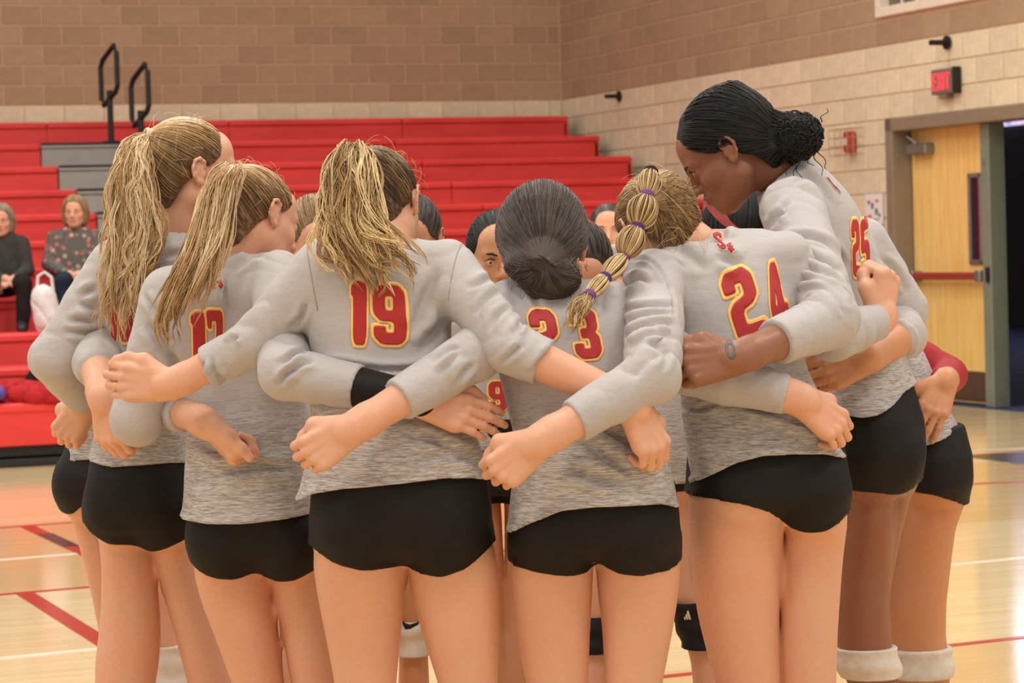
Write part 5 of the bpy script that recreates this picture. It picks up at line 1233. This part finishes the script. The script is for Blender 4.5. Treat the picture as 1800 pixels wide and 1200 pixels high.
f1 = far(868, 6.75, 505, 'black-haired player facing the camera between numbers 19 and 23', 31, SK_A, (878, 452, 6.70, (.10, -.98, -.12), (0, -.1, 1), 1.0), mk_hair(BLKH, .008, 420, (0, -.1, .05)), digits=[('9', (860, 722), (892, 722), (858, 670))],
         legs=[[(830, 790, 868, 0, .09), (900, 800, 882, 0, .08), (960, 812, 884, 0, .07), (1080, 700, 752, -.1, .06)][:3], [(830, 876, 960, 0, .09), (900, 889, 960, 0, .08), (960, 888, 955, 0, .07)]])
f2 = far(1118, 6.55, 512, 'dark-haired player bowing her head behind number 23', 32, SK_F, (1018, 474, 6.42, (.05, -.80, -.58), (0, -.58, .8), .95), mk_hair(BRUN, .012, 360, (.02, -.1, .05)), pads=[(1078, 1142, 0, KPB, .012), (1058, 1140, 1, KPB, .012)],
         legs=[[(880, 1010, 1090, 0, .09), (960, 1018, 1085, 0, .08), (1060, 1020, 1075, 0, .06), (1160, 1022, 1070, 0, .055)], [(850, 1100, 1214, 0, .09), (950, 1128, 1215, 0, .08), (1020, 1158, 1218, 0, .07), (1100, 1196, 1248, 0, .055), (1160, 1214, 1258, 0, .05), (1200, 1218, 1260, 0, .05)]])
f3 = far(560, 6.75, 470, 'brown-haired player mostly hidden behind number 19', 33, SK_F, (560, 425, 6.7, (.2, -.9, -.4), (0, -.3, .95), .95), mk_hair(DKBL, .012, 260))
f4 = far(730, 6.95, 475, 'dark-haired player peeking out right of number 19 head', 34, SK_M, (722, 420, 6.9, (-.1, -.9, -.4), (0, -.3, .95), .95), mk_hair(BRUN, .010, 200), pads=[(1078, 1138, 0, KPW, .012)],
         legs=[[(900, 650, 730, -.1, .09), (1000, 672, 745, -.1, .075), (1060, 695, 752, -.1, .065), (1140, 702, 752, -.1, .06), (1200, 700, 755, -.1, .06)], [(900, 740, 800, 0, .09), (1000, 770, 830, 0, .08), (1140, 800, 850, 0, .06)]])
f4['pad_prints'] = [((1078, 0), [(707, 1096), (709, 1092), (713, 1096), (720, 1098), (732, 1095), (746, 1089), (734, 1098), (722, 1105), (713, 1106)], BLKT)]
f2['hem'] = [(980, 850), (1120, 850), (1260, 850)]; f2['shem'] = [(980, 866), (1120, 866), (1260, 866)]; f2['torso'] += [(900, 986, 1236, 0, .15)]; f2['torso'][5] = (771, 992, 1228, 0, .142); f2['torso'][6] = (842, 988, 1234, 0, .15)
f2['pad_prints'] = [((1058, 1), [(1203, 1088), (1206, 1088), (1205, 1083), (1203, 1083)], JWHT), ((1058, 1), [(1207, 1088), (1210, 1088), (1208, 1078), (1205, 1079)], JWHT), ((1058, 1), [(1211, 1088), (1215, 1088), (1210, 1072), (1207, 1074)], JWHT)]
RJ = cloth('red_libero_jersey', 'A3242A', .65)
def ex5(root, org, sp):
    pts = [(1236, 352), (1243, 366), (1256, 382), (1272, 396), (1290, 408)]; up_ = [(1250, 338), (1258, 350), (1270, 366), (1284, 388), (1302, 404)]
    v = []; d = 6.30
    for i, (a, b) in enumerate(zip(pts, up_)): dd = d + .03 * i; v += [Pt(a[0], a[1], dd) - org, Pt(b[0], b[1], dd) - org, Pt(a[0], a[1], dd + .006) - org, Pt(b[0], b[1], dd + .006) - org]
    f = []
    for i in range(4):
        q = 4 * i; f += [(q, q + 1, q + 5, q + 4), (q + 2, q + 6, q + 7, q + 3), (q, q + 4, q + 6, q + 2), (q + 1, q + 3, q + 7, q + 5)]
    f += [(0, 2, 3, 1), (16, 17, 19, 18)]
    o = link('hair_ribbon', pymesh('hair_ribbon', v, f), cloth('pink_ribbon', 'D9707A', .6), root); o['label'] = 'pink hair ribbon'
f5 = far(1330, 6.7, 470, 'player in red long-sleeved top with a pink hair ribbon', 35, SK_M, (1300, 412, 6.55, (-.2, -.6, -.75), (-.1, -.75, .65), 1.0), mk_hair(BLKH, .016, 300), extra=ex5, jm=RJ,
         arms=[dict(S=(1430, 520, 6.7), E=(1668, 660, 6.50), W=(1662, 668, 6.24), cuff=.95, r=(.050, .038, .035, .027), hand=dict(X=(-.42, -.50, -.70), right=False, curl=(16, 18, 10), thumb='out', Z=(.30, -.80, .50), spread=5))])
p25['folds'] = zl(5.456, 1230, 390, [(800, 200), (900, 150), (1050, 150), (1200, 200), (1320, 300), (1390, 420)], [(830, 250), (950, 290), (1100, 350), (1250, 430), (1380, 560)], [(870, 360), (960, 420), (1100, 480), (1300, 560), (1400, 620)], [(930, 590), (1000, 560), (1150, 570), (1300, 650), (1410, 800)], [(980, 690), (1050, 640), (1200, 650), (1320, 760), (1400, 900)], A=.0065) \
    + zl(3, 1150, 120, [(590, 600), (560, 680), (540, 760)], [(720, 620), (800, 570), (880, 620), (950, 740)], [(640, 800), (680, 740), (720, 690)], [(610, 840), (660, 780), (700, 760)], [(1190, 1000), (1260, 1060), (1330, 1180)], [(1150, 1020), (1200, 1100), (1270, 1190)])
p24['folds'] = zl(3, 840, 260, [(760, 730), (850, 690), (910, 705)], [(755, 855), (900, 845), (1035, 835)], [(780, 935), (900, 895), (1035, 868)], [(785, 995), (900, 940), (1020, 930)], [(785, 1065), (880, 1000), (1015, 990)], A=.006) + zl(3, 840, 560, [(790, 100), (880, 55), (1000, 80)], [(780, 205), (880, 130), (990, 190), (970, 290)], [(1040, 470), (1150, 480), (1300, 430)]) \
    + zl(5.456, 1230, 390, [(180, 330), (290, 370), (400, 410)], [(230, 170), (215, 110), (200, 60)], A=.004, w=7) + zl(3, 840, 260, [(1010, 470), (1100, 560), (1200, 640)], A=.003, w=8) + zl(3, 1200, 440, [(640, 880), (690, 920), (760, 960)], [(300, 800), (500, 860), (640, 890)], [(540, 900), (660, 930), (780, 1000)], A=.004, w=6)
p19['folds'] = zl(3, 440, 230, [(1260, 1050), (1310, 965), (1372, 932)], [(1150, 830), (1230, 790), (1280, 780)], [(1190, 960), (1250, 880), (1320, 850)], [(1400, 1065), (1425, 1010), (1430, 990)], [(210, 1040), (270, 980), (300, 900)], A=.005) + zl(3, 440, 600, [(1320, 115), (1400, 45), (1430, 20)], [(1480, 175), (1560, 75), (1605, 30)], [(345, 100), (500, 118), (700, 150), (900, 135), (1000, 60)], A=.005) \
    + zl(5, 230, 590, [(715, 190), (735, 330), (790, 385)], [(760, 300), (790, 360), (850, 390)], [(890, 70), (905, 30), (945, 0)], [(640, 220), (630, 270), (610, 330)], A=.005, w=4) + zl(3, 440, 230, [(990, 740), (920, 880), (870, 1050)], [(1040, 1000), (960, 1080), (900, 1160)], A=.004, w=9) + zl(3, 440, 600, [(360, 420), (560, 400), (760, 430)], [(820, 480), (1000, 540), (1180, 600)], [(900, 620), (1040, 600), (1220, 640)], A=.004, w=7)
p17['folds'] = zl(3, 0, 180, [(1140, 850), (1240, 790), (1370, 788)], [(1230, 895), (1320, 820), (1395, 800)], [(1190, 920), (1185, 1000), (1200, 1100)], [(760, 1010), (790, 1060), (850, 1130)], A=.0045) + zl(3, 440, 600, [(190, 195), (260, 125), (335, 100)], [(165, 130), (220, 80), (300, 62)], [(150, 230), (190, 170), (230, 140)], A=.006) + zl(3, 0, 560, [(860, 150), (920, 220), (960, 290)], [(770, 20), (830, 90), (880, 170)], [(1000, 620), (1150, 700), (1350, 690)], [(1150, 820), (1350, 780), (1550, 800)], A=.0045, w=7)
p15['folds'] = zl(6, 60, 430, [(500, 560), (580, 490), (660, 470)], [(470, 600), (560, 650), (700, 700)], [(300, 925), (450, 912), (640, 930), (740, 900)], [(360, 820), (480, 800), (620, 810)], [(1220, 265), (1300, 180), (1450, 110), (1580, 80)], [(1200, 330), (1330, 240), (1480, 200)], A=.006, w=5)
pL['folds'] = zl(6, 60, 430, [(430, 440), (470, 470), (520, 490)], [(270, 690), (340, 680), (420, 690)], [(400, 560), (450, 520), (500, 520)], [(170, 960), (230, 910), (280, 890)], [(110, 1040), (190, 985), (260, 960)], [(95, 1110), (180, 1060), (250, 1030)], A=.006, w=4.5)
p24['folds'] += zl(3, 840, 260, [(810, 592), (900, 590), (980, 680), (1028, 800), (1038, 900)], A=.0025, w=2.5)
p23['folds'] = zl(3, 440, 600, [(1000, 175), (1060, 100), (1105, 62)], [(960, 115), (1050, 52), (1100, 30)], [(1080, 230), (1130, 160), (1180, 120)], A=.005) + zl(3, 840, 260, [(210, 715), (275, 745), (325, 870)], [(620, 700), (640, 760), (640, 860)], A=.005, w=5) + zl(3, 840, 560, [(310, 740), (330, 640), (380, 600)], [(560, 640), (680, 740), (800, 800)], [(450, 780), (600, 840), (760, 860)], [(620, 560), (740, 620), (860, 700)], [(1040, 130), (1100, 180), (1200, 230)], A=.0045, w=7)
pR['folds'] = zl(3, 1200, 440, [(1120, 380), (1160, 440), (1170, 520)], A=.004)
for q_ in (p19, p17, p15, p23, p24, p25): q_['hj'] = .0050
for q_ in (p15, p17, p25, p24): q_['hh'] = .0040
for sp in (p19, p17, p15, pL, p23, p24, p25, pR, f1, f2, f3, f4, f5): build_person(sp)
# ================================================================== spectators and belongings
def gdepth(x, y, d):
    """depth at which the ray of an image point meets the vertical plane d metres off the back wall"""
    r = ray(x, y); n = np.array([-math.sin(PHI), math.cos(PHI), 0]); c0 = A3(gw(0, -d, 0)); t = ((c0 - CAM) @ n) / (r @ n); return float((CAM + r * t)[1])
FLORAL = NT('floral_blouse'); v = FLORAL.coord('Object'); vo = FLORAL.n('ShaderNodeTexVoronoi', i_Vector=v); vo.inputs['Scale'].default_value = 21
FLORAL.set(FLORAL.mix(FLORAL.ramp(vo.outputs['Distance'], [(.30, (1, 1, 1, 1)), (.42, (0, 0, 0, 1))]), srgb('5C5750'), FLORAL.ramp(FLORAL.n('ShaderNodeSeparateColor', i_0=vo.outputs['Color']).outputs[0], [(0, srgb('A8464A')), (.35, srgb('C8A890')), (.6, srgb('4C5560')), (.85, srgb('B86A64'))])), .8)
DKSW = cloth('charcoal_sweater', '3A3835', .85, .2); BLKP = cloth('black_trousers', '1A1716', .8); JEAN = cloth('dark_jeans', '222A3C', .85, .25)
BOB1 = hair_mat('light_brown_bob', '5E4630', '9A7A52', 'CDB084'); BOB2 = hair_mat('grey_blond_bob', '5A4A38', '93826A', 'C4B498')
def bob(mat, drop=-.10):
    def f(H, root, org):
        g = .022; hl = ([-.16, -.11, -.05, 0, .03, .06, .09, .13], [.0, .02, .03, .034, .045, .066, .09, .14])
        ex = [H.e((q * .070, -.015, -.03), (.034, .062, .075), .03) for q in (-1, 1)] + [H.e((0, -.055, -.03), (.075, .058, .075), .03)]
        cap = hair_cap(H, root, org, mat, g, 0, hl, .35, ex, .006, ears=False); S = Strands(); rg = np.random.default_rng(2)
        for q in range(2): scalp_strands(S, H, cap, (0, -.02, .12), 260, .0018, (.2, .8), .2, rg)
        S.build('combed_strands', mat, root, org)
    return f
def sitter(x, D, label, seed, top_mat, bot_mat, head, hair, sh_y, w, hip_y, knees, feet, hands, skin, shoe):
    s = F / D; X = lambda m: m * s
    sp = dict(x=x, D=D, seed=seed, label=label, skin=skin, jersey=top_mat, top='blouse', torso=[(sh_y - 6, x - w * .35, x + w * .35, 0, .055), (sh_y + 2, x - w * .72, x + w * .72, 0, .08), (sh_y + 14, x - w, x + w, 0, .095), (sh_y + 45, x - w * .95, x + w * .95, -.01, .115), (hip_y - 15, x - w * 1.0, x + w * 1.0, -.01, .13), (hip_y + 6, x - w * 1.02, x + w * 1.02, -.01, .13)],
        hem=None, waist=hip_y - 20, neck=((x, sh_y + 2, D), (head[0], head[1] + X(.07), head[2]), .05), head=Head(Pt(*head[:3]), head[3], head[4], head[5]), hair=hair, eyes=1, brow=BROWL, lip=LIPF, hj=.012, hh=.006,
        arms=[dict(S=(x + q * w * .85, sh_y + 16, D), E=(x + q * w * 1.12, sh_y + 62, D - .08), W=(hands[0] + q * 5, hands[1], D - .30), cuff=.92, r=(.056, .048, .042, .030), h=.007, hand=dict(X=(-q * .8, -.3, -.35), right=q < 0, curl=(35, 45, 25), thumb='along', Z=(0, -.6, .8))) for q in (-1, 1)])
    r = build_person(sp); org = A3(r.location); sh = []
    for (k, f) in zip(knees, feet):
        hp = Pt(x + (k[0] - x) * .5, hip_y, D); kn = Pt(k[0], k[1], D - .42); an = Pt(f[0], f[1] - X(.07), D - .46)
        V, Q = sdf_mesh([cone(hp, kn, .088, .068, .01), cone(kn, an, .066, .048, .01)], .014, lambda d, X_, Y_, Z_: d - f32(.004) * vnoise(X_, Y_, Z_, 45, seed)); sh.append((V, Q))
        c = Pt(f[0], f[1], D - .46); V, Q = sdf_mesh([cone(c + A3((0, .05, .04)), c + A3((0, -.02, .045)), .04, .042, .02), cone(c + A3((0, -.02, .04)), c + A3((.03, -.17, .03)), .042, .034, .02)], .008); link('shoe', npmesh('shoe', V - org, Q), shoe, r)
    hp = Pt(x, hip_y, D); sh.append(sdf_mesh([ell(hp, (.19, .14, .11))], .016)); V, Q = join(sh); link('trousers', npmesh('trousers', V - org, Q), bot_mat, r); return r
D7 = gdepth(130, 520, 6.45)
sitter(132, D7, 'seated spectator in a floral blouse with a short brown bob', 41, FLORAL.m, JEAN, (132, 373, D7 - .03, (-.05, -1, .0), (0, 0, 1), 1.02), bob(BOB1), 402, 42, 492, [(112, 494), (152, 496)], [(108, 583), (155, 583)], (130, 484), SK_F, plain('dark_shoe', '201C1C', .5))
D7b = gdepth(5, 520, 6.45)
sitter(4, D7b, 'seated spectator in a charcoal sweater at the left edge', 42, DKSW, BLKP, (2, 388, D7b - .03, (.05, -1, -.05), (0, 0, 1), 1.02), bob(BOB2), 412, 40, 498, [(-18, 496), (42, 498)], [(-22, 588), (40, 584)], (18, 492), SK_F, plain('dark_sneaker', '2A2624', .5))
# standing woman beyond the ring
wm = far(1072, 12.6, 438, 'woman with a centre parting watching from beyond the huddle', 43, SK_F, (1070, 405, 12.55, (-.05, -1, -.03), (0, 0, 1), 1.05), mk_hair(BRUN, .012, 240, (0, -.10, .02)), jm=cloth('dark_polo', '2A2526', .8)); wm['top'] = 'polo_shirt'
build_person(wm)
# belongings on the benches
def lump(name, x, y, d, label, cat, mat, prims, h=.012, ruffle=.012, f=26, seed=1):
    D = gdepth(x, y, d); c = Pt(x, y, D); o = empty(name, tuple(c), 0, label, cat)
    ps = [ell(A3(p) + c, r, None, .05) for p, r in prims]
    V, Q = sdf_mesh(ps, h, lambda q, X, Y, Z: np.maximum(q + f32(ruffle) * (1 - np.abs(np.sin(vnoise(X, Y, Z, f, seed) * 3))) ** 2 - f32(ruffle * .4), f32(c[2] + .002) - Z)); link(name + '_cloth', npmesh(name, V - c, Q), mat, o); return o
b = lump('tote_bag', 82, 585, 7.3, 'white cloth bag hanging beside the seated spectators', 'bag', cloth('white_canvas', 'DEDCD8', .85), [((0, 0, .16), (.09, .10, .18)), ((-.02, 0, .26), (.08, .08, .10)), ((.03, .02, .08), (.09, .12, .10))])
m = MB(); m.tube([(-.06, 0, .32), (-.05, 0, .42), (.0, 0, .45), (.05, 0, .41), (.06, 0, .31)], .012, 6); m.build('bag_handle', cloth('white_canvas', 'DEDCD8'), b)
b = lump('red_jacket', 62, 708, 9.05, 'crumpled red jacket on the lowest bleacher row', 'jacket', cloth('red_fleece', 'B02428', .85, .2), [((0, 0, .05), (.30, .16, .09)), ((-.16, 0, .06), (.15, .14, .10)), ((.18, -.02, .05), (.14, .12, .07))], ruffle=.03, f=34, seed=4)
b = lump('black_jacket', 100, 690, 8.80, 'black jacket heaped behind the red jacket on the bleachers', 'jacket', cloth('black_fleece', '1E1A1B', .85, .2), [((0, 0, .10), (.17, .12, .15)), ((.12, 0, .05), (.16, .12, .10)), ((-.12, 0, .06), (.10, .1, .08))], ruffle=.03, seed=6)
b = lump('purple_pouch', -14, 704, 9.15, 'purple pouch beside the red jacket at the left edge', 'pouch', cloth('purple_nylon', '5A4A9A', .5), [((0, 0, .04), (.07, .07, .05)), ((.03, 0, .05), (.05, .05, .04))], ruffle=.02)
print('TRIS', sum(len(o.data.loop_triangles) if (o.data.calc_loop_triangles() or True) else 0 for o in bpy.data.objects if o.type == 'MESH'))
